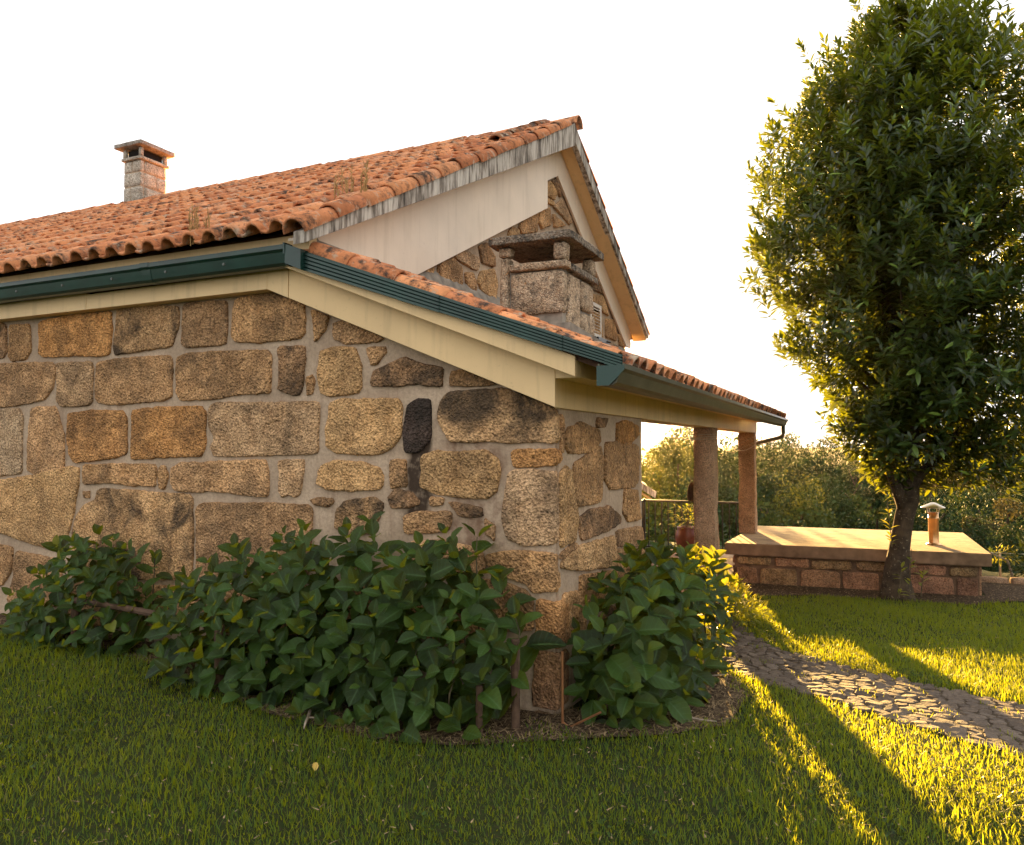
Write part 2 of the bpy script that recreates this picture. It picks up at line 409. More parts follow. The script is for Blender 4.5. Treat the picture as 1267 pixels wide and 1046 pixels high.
FRONT=[
('b',[(-8.19,2.97),(-7.67,2.96),(-7.60,2.92),(-7.58,2.66),(-7.66,2.61),(-8.18,2.63)]),
('n',[(-7.55,2.93),(-7.25,2.92),(-7.22,2.66),(-7.28,2.59),(-7.50,2.57),(-7.55,2.63)]),
('o',[(-7.11,2.93),(-6.69,2.96),(-6.13,2.96),(-6.11,2.80),(-6.14,2.58),(-6.24,2.56),(-6.53,2.58),(-7.02,2.59),(-7.09,2.63)]),
('d',[(-6.04,2.97),(-5.67,2.98),(-5.30,2.94),(-5.30,2.77),(-5.38,2.60),(-5.80,2.58),(-6.05,2.56),(-6.08,2.60),(-6.06,2.80)]),
('n',[(-5.24,2.96),(-4.76,2.95),(-4.75,2.76),(-4.77,2.58),(-5.22,2.58),(-5.26,2.62)]),
('n',[(-4.68,2.95),(-4.33,2.98),(-3.97,2.87),(-3.95,2.64),(-3.99,2.59),(-4.39,2.58),(-4.65,2.60),(-4.70,2.65)]),
('n',[(-3.90,2.81),(-3.72,2.75),(-3.76,2.64),(-3.86,2.55),(-3.86,2.66)]),
('n',[(-8.53,2.57),(-7.66,2.56),(-6.90,2.54),(-6.87,2.44),(-6.90,2.29),(-6.99,2.20),(-7.24,2.16),(-7.65,2.13),(-8.51,2.14)]),
('g',[(-6.85,2.53),(-6.38,2.52),(-6.35,2.45),(-6.36,2.15),(-6.41,2.12),(-6.78,2.12),(-6.84,2.18),(-6.82,2.29)]),
('n',[(-6.30,2.51),(-6.00,2.53),(-5.42,2.53),(-5.37,2.50),(-5.37,2.17),(-5.46,2.14),(-5.86,2.13),(-6.09,2.12),(-6.27,2.14),(-6.31,2.19)]),
('n',[(-5.31,2.50),(-5.22,2.54),(-4.71,2.53),(-4.33,2.52),(-4.29,2.47),(-4.29,2.17),(-4.62,2.17),(-4.91,2.14),(-5.27,2.14),(-5.31,2.20)]),
('b',[(-4.22,2.54),(-3.96,2.53),(-3.95,2.47),(-3.98,2.18),(-4.02,2.15),(-4.16,2.17),(-4.21,2.20),(-4.20,2.36)]),
('n',[(-3.94,2.29),(-3.88,2.30),(-3.86,2.24),(-3.88,2.16),(-3.93,2.15)]),
('y',[(-3.80,2.48),(-3.66,2.51),(-3.49,2.49),(-3.43,2.37),(-3.42,2.20),(-3.46,2.15),(-3.73,2.13),(-3.80,2.17),(-3.83,2.32)]),
('p',[(-8.29,2.11),(-7.64,2.11),(-7.38,2.12),(-7.32,2.05),(-7.33,1.84),(-7.32,1.50),(-7.62,1.47),(-8.26,1.45)]),
('n',[(-7.20,2.12),(-6.87,2.12),(-6.82,2.07),(-6.79,1.97),(-6.73,1.86),(-6.72,1.51),(-7.14,1.49),(-7.24,1.54),(-7.23,1.84)]),
('o',[(-6.67,2.05),(-6.41,2.08),(-5.97,2.07),(-5.91,2.00),(-5.90,1.69),(-6.05,1.65),(-6.36,1.62),(-6.58,1.61),(-6.65,1.69),(-6.68,1.84)]),
('o',[(-5.84,2.07),(-5.46,2.09),(-5.03,2.09),(-4.98,2.03),(-4.98,1.74),(-5.03,1.67),(-5.58,1.65),(-5.84,1.64),(-5.85,1.72),(-5.83,1.88)]),
('g',[(-4.94,2.08),(-4.85,2.12),(-4.47,2.10),(-3.84,2.10),(-3.81,2.07),(-3.82,1.71),(-3.88,1.69),(-4.41,1.68),(-4.87,1.67),(-4.92,1.74),(-4.87,1.83),(-4.95,1.92)]),
('y',[(-3.71,2.07),(-3.63,2.11),(-3.10,2.10),(-3.06,2.04),(-3.08,1.82),(-3.16,1.74),(-3.27,1.69),(-3.64,1.70),(-3.74,1.76),(-3.75,1.87),(-3.72,1.97)]),
('n',[(-6.45,1.59),(-6.12,1.60),(-5.56,1.60),(-5.54,1.56),(-5.55,1.41),(-5.84,1.41),(-6.15,1.43),(-6.45,1.41)]),
('n',[(-5.50,1.58),(-5.44,1.59),(-5.40,1.51),(-5.43,1.40),(-5.49,1.39),(-5.51,1.49)]),
('n',[(-5.36,1.57),(-5.23,1.62),(-4.78,1.63),(-4.34,1.65),(-4.31,1.58),(-4.30,1.42),(-4.32,1.35),(-4.66,1.37),(-4.89,1.39),(-5.08,1.37),(-5.32,1.38),(-5.36,1.45)]),
('g',[(-4.21,1.64),(-3.97,1.65),(-3.95,1.62),(-3.99,1.39),(-4.04,1.36),(-4.11,1.38),(-4.16,1.36),(-4.20,1.41),(-4.19,1.53)]),
('y',[(-3.79,1.61),(-3.68,1.65),(-3.41,1.64),(-3.27,1.60),(-3.23,1.55),(-3.25,1.44),(-3.55,1.42),(-3.75,1.43),(-3.83,1.47)]),
('y',[(-8.49,1.40),(-7.62,1.43),(-7.10,1.49),(-6.65,1.57),(-6.52,1.56),(-6.52,1.42),(-6.57,1.18),(-6.65,0.95),(-6.72,0.78),(-7.20,0.85),(-7.61,0.92),(-8.47,1.00)]),
('n',[(-6.46,1.35),(-6.37,1.35),(-6.37,1.29),(-6.44,1.29)]),
('d',[(-6.53,1.13),(-6.42,1.23),(-6.27,1.28),(-6.25,1.38),(-5.77,1.37),(-5.12,1.35),(-5.10,0.96),(-5.12,0.65),(-5.82,0.60),(-6.56,0.71),(-6.59,0.96)]),
('n',[(-5.07,1.29),(-4.27,1.31),(-3.90,1.30),(-3.87,1.25),(-3.89,1.00),(-3.90,0.75),(-5.05,0.65)]),
('n',[(-3.90,1.35),(-3.79,1.37),(-3.68,1.36),(-3.67,1.32),(-3.74,1.29),(-3.85,1.31)]),
('n',[(-8.42,0.88),(-7.60,0.80),(-7.43,0.79),(-7.44,0.57),(-7.59,0.41),(-8.40,0.34)]),
('n',[(-7.38,0.76),(-7.08,0.74),(-6.80,0.72),(-6.70,0.52),(-6.80,0.29),(-7.34,0.23),(-7.50,0.28),(-7.41,0.47)]),
('n',[(-6.66,0.52),(-5.86,0.58),(-5.81,0.23),(-6.58,0.11),(-6.75,0.27)]),
('n',[(-5.79,0.56),(-5.06,0.60),(-5.03,0.26),(-5.75,0.19)]),
('n',[(-4.99,0.62),(-3.92,0.71),(-3.89,0.33),(-4.96,0.23)]),
('n',[(-3.85,0.72),(-3.02,0.74),(-3.02,0.40),(-3.84,0.32)]),
('n',[(-2.99,0.73),(-2.41,0.74),(-2.41,0.41),(-2.97,0.39)]),
('n',[(-3.68,2.69),(-3.56,2.71),(-3.22,2.54),(-3.27,2.52),(-3.56,2.52),(-3.68,2.57)]),
('n',[(-3.38,2.48),(-3.22,2.49),(-3.20,2.44),(-3.29,2.35),(-3.34,2.36)]),
('b',[(-3.32,2.30),(-3.18,2.36),(-3.05,2.40),(-2.95,2.36),(-2.73,2.31),(-2.74,2.17),(-2.94,2.20),(-3.13,2.19),(-3.34,2.20)]),
('n',[(-2.65,2.29),(-2.53,2.27),(-2.31,2.18),(-2.38,2.17),(-2.59,2.17),(-2.67,2.18),(-2.67,2.24)]),
('d',[(-2.73,2.08),(-2.68,2.14),(-2.42,2.14),(-2.26,2.15),(-2.06,2.08),(-1.88,2.01),(-1.86,1.81),(-1.88,1.78),(-2.18,1.78),(-2.66,1.78),(-2.72,1.86),(-2.76,1.93),(-2.76,2.01)]),
('k',[(-3.02,2.04),(-2.94,2.09),(-2.83,2.09),(-2.83,1.99),(-2.83,1.80),(-2.92,1.71),(-3.04,1.71),(-3.06,1.84),(-3.04,1.94)]),
('y',[(-2.90,1.69),(-2.77,1.72),(-2.59,1.71),(-2.42,1.73),(-2.29,1.67),(-2.28,1.56),(-2.31,1.45),(-2.38,1.39),(-2.59,1.40),(-2.81,1.42),(-2.91,1.47)]),
('o',[(-2.20,1.73),(-1.86,1.74),(-1.86,1.66),(-1.89,1.62),(-2.18,1.61)]),
('n',[(-3.17,1.65),(-3.03,1.66),(-3.02,1.47),(-3.16,1.45)]),
('b',[(-3.19,1.38),(-3.12,1.45),(-2.99,1.43),(-2.91,1.34),(-3.03,1.31),(-3.16,1.31)]),
('d',[(-3.64,1.28),(-3.55,1.35),(-3.31,1.38),(-3.22,1.33),(-3.24,1.27),(-3.33,1.11),(-3.55,1.09),(-3.66,1.15)]),
('g',[(-2.22,1.56),(-2.16,1.60),(-1.87,1.59),(-1.87,1.11),(-2.10,1.09),(-2.23,1.14),(-2.27,1.27)]),
('n',[(-3.05,1.26),(-2.92,1.29),(-2.65,1.30),(-2.68,1.16),(-3.03,1.12)]),
('n',[(-2.83,1.40),(-2.72,1.39),(-2.73,1.34),(-2.83,1.33)]),
('b',[(-2.68,1.37),(-2.42,1.34),(-2.41,1.27),(-2.59,1.26)]),
('n',[(-2.40,1.26),(-2.32,1.21),(-2.32,1.11),(-2.39,1.15)]),
('n',[(-2.39,1.02),(-2.11,1.06),(-1.88,1.05),(-1.87,0.80),(-2.04,0.78),(-2.09,0.84),(-2.26,0.88),(-2.37,0.93)]),
('n',[(-3.00,1.07),(-2.70,1.10),(-2.42,1.04),(-2.39,0.92),(-2.52,0.87),(-2.96,0.86)]),
('n',[(-2.56,0.83),(-2.29,0.85),(-2.11,0.80),(-2.04,0.74),(-2.04,0.53),(-2.52,0.48)]),
]
RIGHTW=[
('n',[(4.75,1.96),(4.87,1.93),(4.86,1.72),(4.76,1.72)]),
('n',[(4.95,1.87),(5.22,1.92),(5.58,1.88),(5.64,1.79),(5.38,1.71),(4.97,1.71),(4.91,1.78)]),
('b',[(5.59,1.97),(5.83,1.97),(5.77,1.90),(5.57,1.90)]),
('o',[(6.10,1.94),(6.35,1.97),(6.69,1.93),(6.69,1.85),(6.42,1.77),(6.09,1.78)]),
('n',[(5.80,1.77),(6.06,1.78),(6.65,1.76),(6.69,1.47),(6.56,1.41),(5.92,1.42),(5.78,1.50)]),
('n',[(5.38,1.69),(5.64,1.75),(5.70,1.60),(5.64,1.34),(5.14,1.34),(5.07,1.48),(5.09,1.63)]),
('y',[(4.74,1.57),(4.92,1.61),(5.03,1.56),(5.06,1.42),(5.14,1.25),(5.09,1.12),(4.78,1.10),(4.73,1.30)]),
('b',[(5.19,1.24),(5.43,1.29),(5.85,1.28),(6.15,1.18),(6.12,1.12),(5.67,1.10),(5.24,1.09)]),
('n',[(6.30,1.39),(6.68,1.36),(6.76,1.11),(6.41,1.12),(6.26,1.20)]),
('n',[(6.08,1.07),(6.80,1.04),(6.88,0.86),(6.08,0.95)]),
('n',[(4.78,1.05),(5.06,1.09),(5.14,1.05),(4.82,1.01)]),
('y',[(5.21,1.05),(5.98,1.04),(6.01,0.80),(5.21,0.88),(4.82,0.95),(4.87,0.99)]),
('n',[(6.08,0.92),(6.88,0.83),(6.88,0.57),(6.08,0.69)]),
('n',[(5.21,0.84),(6.01,0.76),(6.01,0.55),(5.21,0.65)]),
]
GABLE=[
[(6.47,3.46),(6.66,3.55),(6.68,3.43),(6.53,3.38)],
[(6.79,3.61),(7.07,3.73),(7.29,3.66),(7.29,3.48),(7.00,3.45),(6.78,3.49)],
[(7.09,3.74),(7.36,3.88),(7.68,3.86),(7.66,3.72),(7.52,3.71)],
[(7.36,3.63),(7.52,3.67),(7.62,3.58),(7.60,3.47),(7.46,3.46),(7.38,3.52)],
[(7.72,3.72),(8.06,3.82),(8.15,3.65),(8.10,3.45),(7.76,3.49),(7.66,3.59)],
[(7.68,4.00),(7.88,4.08),(8.08,3.97),(8.08,3.84),(7.76,3.82)],
[(7.03,3.40),(7.25,3.46),(8.02,3.40),(7.52,3.35)],
[(6.06,3.28),(6.44,3.42),(6.50,3.35),(6.29,3.28)],
[(6.57,3.36),(6.96,3.41),(7.36,3.34),(7.00,3.31)],
[(8.83,4.57),(9.37,4.85),(9.37,4.59),(8.87,4.43),(8.76,4.49)],
[(9.63,5.32),(9.82,5.41),(10.08,5.32),(9.97,5.18),(9.65,5.17)],
[(9.88,5.43),(10.09,5.53),(10.27,5.35),(10.19,5.29)],
[(9.64,5.13),(9.97,5.16),(9.94,5.09),(9.69,5.07)],
[(9.44,4.88),(9.81,5.04),(9.86,4.81),(9.51,4.66),(9.42,4.73)],
[(9.92,5.08),(10.30,5.30),(10.70,5.07),(10.58,5.00)],
[(9.91,4.98),(10.43,4.94),(9.97,4.80)],
[(8.54,4.46),(8.74,4.46),(8.78,4.40),(8.45,4.30)],
[(11.58,4.49),(11.81,4.48),(12.12,4.25),(11.61,4.23)],
[(11.61,4.17),(12.16,4.22),(12.44,3.93),(12.12,3.96),(11.61,4.05)],
[(12.28,3.87),(12.80,3.93),(12.89,3.57),(12.28,3.57)],
[(12.11,3.51),(13.02,3.49),(13.16,3.37),(12.19,3.40)],
[(12.98,3.72),(13.26,3.62),(13.40,3.52),(13.07,3.51)],
[(11.57,3.90),(12.00,3.91),(12.11,3.53),(11.57,3.53)],
]
# ------------------------------------------------------------------ stones
STONE_COL = {'n': (.57, .33, .155, .5), 'o': (.57, .29, .11, .45), 'y': (.65, .395, .185, .35), 'g': (.59, .375, .205, .5), 'b': (.42, .245, .125, .75),
             'd': (.58, .35, .17, .85), 'p': (.62, .43, .26, .3), 'k': (.085, .052, .034, .8), 'r': (.40, .225, .12, .5)}
def inside(p, poly):
    x, y = p; c = False; n = len(poly)
    for i in range(n):
        x1, y1 = poly[i]; x2, y2 = poly[(i+1) % n]
        if (y1 > y) != (y2 > y) and x < (x2-x1)*(y-y1)/(y2-y1)+x1: c = not c
    return c

def stone_mesh(poly, O, U, W, Nn, back=.06, proud=.015, seed=0, step=.030, rough=1.0, chamfer=.014, spread=.007):
    """one rough-faced stone: outline poly in the (U,W) plane at O, face bulging along Nn"""
    P = [Vector(p) for p in poly]
    c0 = sum(P, Vector((0, 0)))/len(P); P = [p + (p - c0).normalized()*spread for p in P]
    if sum(P[i].x*P[(i+1) % len(P)].y - P[(i+1) % len(P)].x*P[i].y for i in range(len(P))) < 0: P.reverse()
    Q = []
    for i in range(len(P)):                         # knock the corners off once
        a, b = P[i], P[(i+1) % len(P)]; Q += [a.lerp(b, .07), a.lerp(b, .93)]
    per = sum((Q[i]-Q[(i+1) % len(Q)]).length for i in range(len(Q)))
    n = max(16, min(84, int(per / step))); R = []; acc = 0; i = 0; a, b = Q[0], Q[1]; d = (b-a).length
    for k in range(n):
        t = per * k / n
        while acc + d < t and i < len(Q) - 1:
            acc += d; i += 1; a, b = Q[i], Q[(i+1) % len(Q)]; d = (b-a).length
        R.append(a.lerp(b, min(1, (t-acc)/max(d, 1e-6))))
    sd = Vector((seed*3.17, seed*1.31, seed*.77))
    R = [p + Vector((noise.noise(Vector((p.x*14, p.y*14, 0))+sd), noise.noise(Vector((p.x*14, p.y*14, 9))+sd))) * .010 * rough + Vector((noise.noise(Vector((p.x*38, p.y*38, 0))+sd), noise.noise(Vector((p.x*38, p.y*38, 9))+sd))) * .005 * rough for p in R]
    c = sum(R, Vector((0, 0))) / n
    rings = [(0, -back, 0), (0, 0.0, .2), (.004, proud*.82, .5), (chamfer, proud, 1)]
    vs = []; fs = []
    def put(q, h, w):
        p3 = Vector((q.x, q.y, 0))
        hh = h + w * rough * (noise.noise(p3*5+sd)*.009 + noise.noise(p3*13+sd)*.012 + noise.noise(p3*30+sd)*.009)
        vs.append(O + U*q.x + W*q.y + Nn*hh)
    for ins, h, w in rings:
        for p in R:
            dv = c - p; put(p + dv * min(.4, ins/max(dv.length, 1e-6)), h, w)
    for sc in ((.90, .78, .66, .54, .42, .30, .17) if per > 1.1 else (.80, .56, .30)):
        for p in R:
            dv = c - p; q = p + dv * min(.4, .028/max(dv.length, 1e-6)); put(c + (q-c)*sc, proud, 1)
    put(c, proud, 1)
    nr = len(vs)//n
    for r in range(nr - 1):
        for k in range(n): fs.append((r*n+k, r*n+(k+1) % n, (r+1)*n+(k+1) % n, (r+1)*n+k))
    for k in range(n): fs.append(((nr-1)*n+k, (nr-1)*n+(k+1) % n, nr*n))
    return pymesh('stone', vs, fs, True)

def stone(poly, plane, kind, parent, at, seed, mat=None, **kw):
    X, Yv, Z = Vector((1, 0, 0)), Vector((0, 1, 0)), Vector((0, 0, 1))
    if plane == 'y': me = stone_mesh(poly, Vector((0, at, 0)), X, Z, -Yv, seed=seed, **kw)
    else: me = stone_mesh(poly, Vector((at, 0, 0)), Yv, Z, X, seed=seed, **kw)
    o = link('stone', me, mat or M['granite'], parent)
    c = STONE_COL[kind]; r = random.Random(seed)
    j = r.uniform(.86, 1.14); h = r.uniform(-.02, .02)
    o.color = (c[0]*j+h*.5, c[1]*j, max(.01, c[2]*j-h*.4), c[3])
    return o

# ------------------------------------------------------------------ the house
house = thing('granite_house', 'long granite cottage with red tiled roof, cream eaves and a stone-posted porch', 'house', loc=(-1.84, 4.75, 0))
house.location = (0, 0, 0)
# --- walls: mortar bodies with every stone a child
fw = MB().prism([(-20, -.5), (-1.885, -.5), (-1.885, 2.06), (-4.2, 3.02), (-20, 3.02)], 'y', 4.772, 5.15).build('front_wall', M['mortar'], house)
for i, (t, p) in enumerate(FRONT): stone(p, 'y', t, fw, 4.765, i)
sd = 200
for z0, z1 in ((.3, .82), (.9, 1.40), (1.47, 2.08), (2.15, 2.58), (2.64, 2.96)):   # courses continuing past the left edge of the picture
    x = -8.62 - random.random()*.2
    while x > -11.2:
        w = random.uniform(.45, .95); stone([(x-w, z0), (x, z0+.02), (x-.02, z1), (x-w+.03, z1-.02)], 'y', random.choice('nnbgyo'), fw, 4.765, sd); x -= w + .07; sd += 1
rw = MB().prism([(4.80, -.5), (6.86, -.5), (6.86, 2.06), (4.80, 2.06)], 'x', -2.25, -1.868).build('side_wall', M['mortar'], house)
def grow(p, f):
    cx, cy = sum(a for a, b in p)/len(p), sum(b for a, b in p)/len(p); return [(cx + (a-cx)*f, cy + (b-cy)*f) for a, b in p]
RIGHTW = [(t, grow(p, 1.06)) for t, p in RIGHTW]
for i, (t, p) in enumerate(RIGHTW): stone([(min(6.90, max(a, 4.81)), b) for a, b in p], 'x', t, rw, -1.861, 300+i)
for i, (t, p) in enumerate([('n', [(4.86, .45), (5.3, .42), (5.3, .72), (4.86, .78)]), ('b', [(5.36, .1), (6.0, .1), (6.0, .5), (5.36, .45)]), ('n', [(6.06, .1), (6.84, .1), (6.84, .5), (6.06, .5)])]): stone(p, 'x', t, rw, -1.861, 330+i)
for i, (p, t) in enumerate([([(-2.02, .44), (-1.845, .43), (-1.845, .73), (-2.01, .74)], 'o'), ([(-2.04, .05), (-1.85, .03), (-1.845, .39), (-2.03, .41)], 'r'), ([(-2.04, -.2), (-1.85, -.2), (-1.85, -.01), (-2.03, .01)], 'r')]):
    stone(p, 'y', t, fw, 4.765, 340+i, back=.15)
gw = MB().prism([(4.95, -.6), (13.46, -.6), (13.46, 3.75), (9.95, 5.98), (4.95, 3.55)], 'x', -4.3, -3.955).build('gable_wall', M['mortar'], house)
for i, p in enumerate(GABLE): stone(p, 'x', ('y', 'n', 'g', 'n', 'y', 'b')[i % 6], gw, -3.945, 400+i, proud=.022)
MB().box(-3.95, -2.26, 6.70, 6.86, -.5, 2.4).build('porch_end_wall', M['mortar'], house)
MB().box(-4.3, -3.96, 13.47, 14.5, -.8, 2.5).build('added_sun_block_wall', M['mortar'], house)  # unseen wall added to block low sun and narrow the lawn's light strip
MB().box(-20, -3.97, 13.1, 13.45, -.8, 3.7).build('rear_wall', M['mortar'], house)
MB().prism([(5.16, -.6), (13.09, -.6), (13.09, 3.7), (9.95, 5.9), (5.16, 3.4)], 'x', -20, -19.7).build('end_wall', M['mortar'], house)
# --- painted boards
for x0, x1 in ((-20, -9.6), (-9.596, -6.3), (-6.296, -4.232)):
    MB().prism([(x0, 2.93 + (x0 + 20)*.00266), (x1, 2.93 + (x1 + 20)*.00266), (x1, 3.115), (x0, 3.10)], 'y', 4.645, 4.768).build('eave_board', M['cream'], house, bevel=.004)
MB().prism([(-4.228, 2.972), (-4.02, 2.888), (-4.02, 3.118), (-4.228, 3.118)], 'y', 4.643, 4.768).build('eave_board', M['cream'], house, bevel=.004)
MB().prism([(-4.016, 2.887), (-1.832, 2.004), (-1.832, 2.30), (-3.95, 3.13), (-4.016, 3.118)], 'y', 4.645, 4.768).build('eave_board', M['cream'], house, bevel=.004)
MB().prism([(-4.06, 3.135), (-1.655, 2.186), (-1.655, 2.315), (-3.72, 3.10), (-3.80, 3.135)], 'y', 4.535, 4.642).build('verge_board', M['cream'], house, bevel=.004)
MB().box(-2.10, -1.834, 4.772, 6.95, 2.003, 2.28).build('porch_beam', M['cream'], house, bevel=.006)
MB().box(-2.10, -1.836, 6.954, 14.55, 2.0, 2.28).build('porch_beam', M['cream'], house, bevel=.006)
MB().box(-1.832, -1.657, 4.648, 14.62, 2.19, 2.312).build('porch_eave_board', M['cream'], house, bevel=.004)
MB().box(-20, -3.73, 4.53, 4.62, 3.16, 3.325).build('fascia_board', M['cream'], house, bevel=.004)
MB().prism([(4.75, 3.425), (9.556, 5.74), (9.556, 4.946), (5.25, 2.895)], 'x', -3.925, -3.868).build('gable_board', M['white'], house, bevel=.004)
MB().prism([(9.2, 5.78), (10.05, 6.0), (13.61, 3.93), (13.61, 3.535), (13.35, 3.535), (10.005, 5.528), (9.2, 5.14)], 'x', -3.93, -3.895).build('gable_board', M['white'], house, bevel=.004)
# --- roof decks
TAN, TH_ = .52, math.atan(.52)
def bed(y): return 3.265 + TAN * (y - 4.35)
def bedr(y): return bed(9.95) - .61 * (y - 9.95)
rd = MB().prism([(4.64, bed(4.64) - .03), (9.95, bed(9.95) - .03), (9.95, bed(9.95) - .17), (4.64, bed(4.64) - .12)], 'x', -20, -3.87).build('roof', M['deck'], house)
MB().prism([(9.96, bed(9.95) - .03), (13.82, bedr(13.82) - .03), (13.82, bedr(13.82) - .10), (9.96, bed(9.95) - .13)], 'x', -20, -3.70).build('rear_roof', M['deck'], house)
MB().prism([(9.97, bed(9.95) - .135), (13.76, bedr(13.76) - .115), (13.76, bedr(13.76) - .15), (9.97, bed(9.95) - .19)], 'x', -3.89, -3.66).build('soffit', M['cream'], house)
MB().prism([(4.46, 3.262), (9.94, 5.90), (9.94, bed(9.94) - .04), (4.46, bed(4.46) - .04)], 'x', -3.866, -3.726).build('soffit', M['white'], house)
MB().prism([(4.345, 3.195), (9.96, 5.895), (9.96, bed(9.96) + .03), (4.345, bed(4.345) + .025)], 'x', -3.722, -3.62).build('verge_band', M['stained'], house, bevel=.006)
MB().prism([(9.965, 5.95), (13.83, 3.72), (13.83, bedr(13.83) + .01), (9.965, bed(9.96) + .02)], 'x', -3.70, -3.622).build('verge_band', M['stained'], house, bevel=.006)
MB().box(-3.90, -3.66, 13.765, 13.80, bedr(13.8) - .15, bedr(13.8) - .04).build('eave_end_board', M['cream'], house)
# --- roof tiles
def s_tile(w=.215, ln=.50):
    prof = [(0, .002), (.012, .036), (.038, .064), (.08, .076), (.122, .064), (.148, .036), (.162, .004), (.20, -.008), (.252, .004)]
    vs = []
    for k, (v, dh) in enumerate(((0, 0), (ln, .030), (ln, .012), (ln - .22, -.004))):
        for (u, h) in prof: vs.append((u * w / .24, v, h + dh if k < 2 else max(-.012, h + dh - .004)))
    n = len(prof)
    fs = [(r*n+i, r*n+i+1, (r+1)*n+i+1, (r+1)*n+i) for r in range(3) for i in range(n-1)]
    return vs, fs
tv, tf = s_tile(); TILE = pymesh('roof_tile', tv, tf); TILE.shade_smooth()
TILE.materials.append(M['tile']); TV = np.array(tv)
def barrel(r0, r1, ln, seg=9, th=.016):
    vs = []; 
    for (v, r) in ((0, r0), (ln, r1), (ln, r1 - th), (ln*.5, (r0+r1)/2 - th)):
        for k in range(seg):
            a = math.pi * (k / (seg-1)) * 1.06 - .03*math.pi
            vs.append((-math.cos(a)*r, v, math.sin(a)*r))
    return vs, [(r*seg+i, r*seg+i+1, (r+1)*seg+i+1, (r+1)*seg+i) for r in range(3) for i in range(seg-1)]
def frame(o, u, v, w):
    m = Matrix.Identity(4)
    for i, c in enumerate((u, v, w)): m[0][i], m[1][i], m[2][i] = c
    m[0][3], m[1][3], m[2][3] = o; return m
c_, s_ = math.cos(TH_), math.sin(TH_)
Ul, Dl, Nl = Vector((-1, 0, 0)), Vector((0, -c_, -s_)), Vector((0, -s_, c_))
camp = Vector((0, 0, 1.75))
def lay(cols, rows, origin, U, D, N, pitch, exp, skip=None, seed=1):
    """matrices for every tile of a slope; origin is the top end of the eave tile in the first column"""
    r_ = random.Random(seed); out = []
    for j in range(rows):
        for i in range(cols):
            if skip and skip(i, j): continue
            o = origin + U*(pitch*i + r_.uniform(-.006, .006)) - D*(exp*j + r_.uniform(-.012, .012)) + N*r_.uniform(-.004, .006)
            a = r_.uniform(-.018, .018); b = r_.uniform(-.012, .012)
            U2 = (U + D*a).normalized(); D2 = (D - U*a + N*b).normalized()
            out.append(frame(o, U2, D2, N))
    return out
def place(mats, me, budget, parent, name, mat=None):
    """nearest tiles as parts of their own, the others joined"""
    mats = sorted(mats, key=lambda m: (m.translation - camp).length)
    if mat and mat.name not in [q.name for q in me.materials]: me.materials.append(mat)
    for m in mats[:budget]:
        o = bpy.data.objects.new(name, me); COL.objects.link(o); o.parent = parent; o.matrix_local = m
    rest = mats[budget:]
    if rest:
        P = np.array([v.co[:] for v in me.vertices]); F = [tuple(p.vertices) for p in me.polygons]
        VV = np.concatenate([P @ np.array(m.to_3x3()).T + np.array(m.translation) for m in rest])
        k = len(F[0]); FF = np.concatenate([np.array([f for f in F if len(f) == k]) + len(P)*q for q in range(len(rest))])
        b = bulk(name + 's', VV, [FF], rnd=np.repeat(rng.random(len(rest)), len(P)), smooth=True)
        link(name + 's', b, me.materials[0], parent, 'stuff')
EXP = .43
top0 = Vector((-3.80, 4.36, bed(4.36) + .012)) - Dl*.50 + Nl*.015
place(lay(75, 14, top0, Ul, Dl, Nl, .215, EXP), TILE, 215, rd, 'roof_tile')
thr = math.atan(.61); cr, sr = math.cos(thr), math.sin(thr)
Ur, Dr, Nr = Vector((1, 0, 0)), Vector((0, cr, -sr)), Vector((0, sr, cr))
topr = Vector((-19.9, 13.90, bedr(13.90) + .012)) - Dr*.50
place(lay(75, 11, topr, Ur, Dr, Nr, .215, .42, seed=4), TILE.copy(), 0, house, 'rear_roof_tile')
bv, bf = barrel(.080, .102, .47); VERGE = pymesh('verge_tile', bv, bf, True); VERGE.materials.append(M['tile_verge'])
vt = []
for j in range(14):
    o = Vector((-3.685 + random.uniform(-.012, .012), 4.33, bed(4.33) + .0)) - Dl*(.47 + .438*j) + Nl*(.022 + random.uniform(-.006, .010))
    vt.append(frame(o, Ul, (Dl + Ul*random.uniform(-.03, .03)).normalized(), Nl))
for j in range(10):
    o = Vector((-3.70, 13.88, bedr(13.88))) - Dr*(.47 + .44*j) + Nr*.0
    vt.append(frame(o, Ur, Dr, Nr))
place(vt, VERGE, 99, house, 'verge_tile')
# second, slipped row of mossy tiles near the top of the verge
MOSS = VERGE.copy(); MOSS.materials.clear(); MOSS.materials.append(mat_tile('mossy_clay_tile', 2.2, .55))
ms = []
for j in range(4):
    ms.append(frame(Vector((-4.02 + random.uniform(-.015, .015), 9.80, bed(9.80) + .085)) - Dl*(.43*j - 1.25 + .47*0) + Nl*.0, Ul, Dl, Nl))
place(ms, MOSS, 9, house, 'loose_tile')
rv, rf = barrel(.115, .13, .46); RIDGE = pymesh('ridge_tile', rv, rf, True); RIDGE.materials.append(M['tile'])
rt = []
for j in range(37):
    x = -3.55 - .44*j
    if -12.75 < x < -11.6: continue
    rt.append(frame(Vector((x - .46 + random.uniform(-.01, .01), 9.95, bed(9.95) - .005 + random.uniform(-.006, .008))), Vector((0, -1, 0)), Vector((1, 0, random.uniform(-.015, .015))).normalized(), Vector((0, 0, 1))))
place(rt, RIDGE, 99, house, 'ridge_tile')
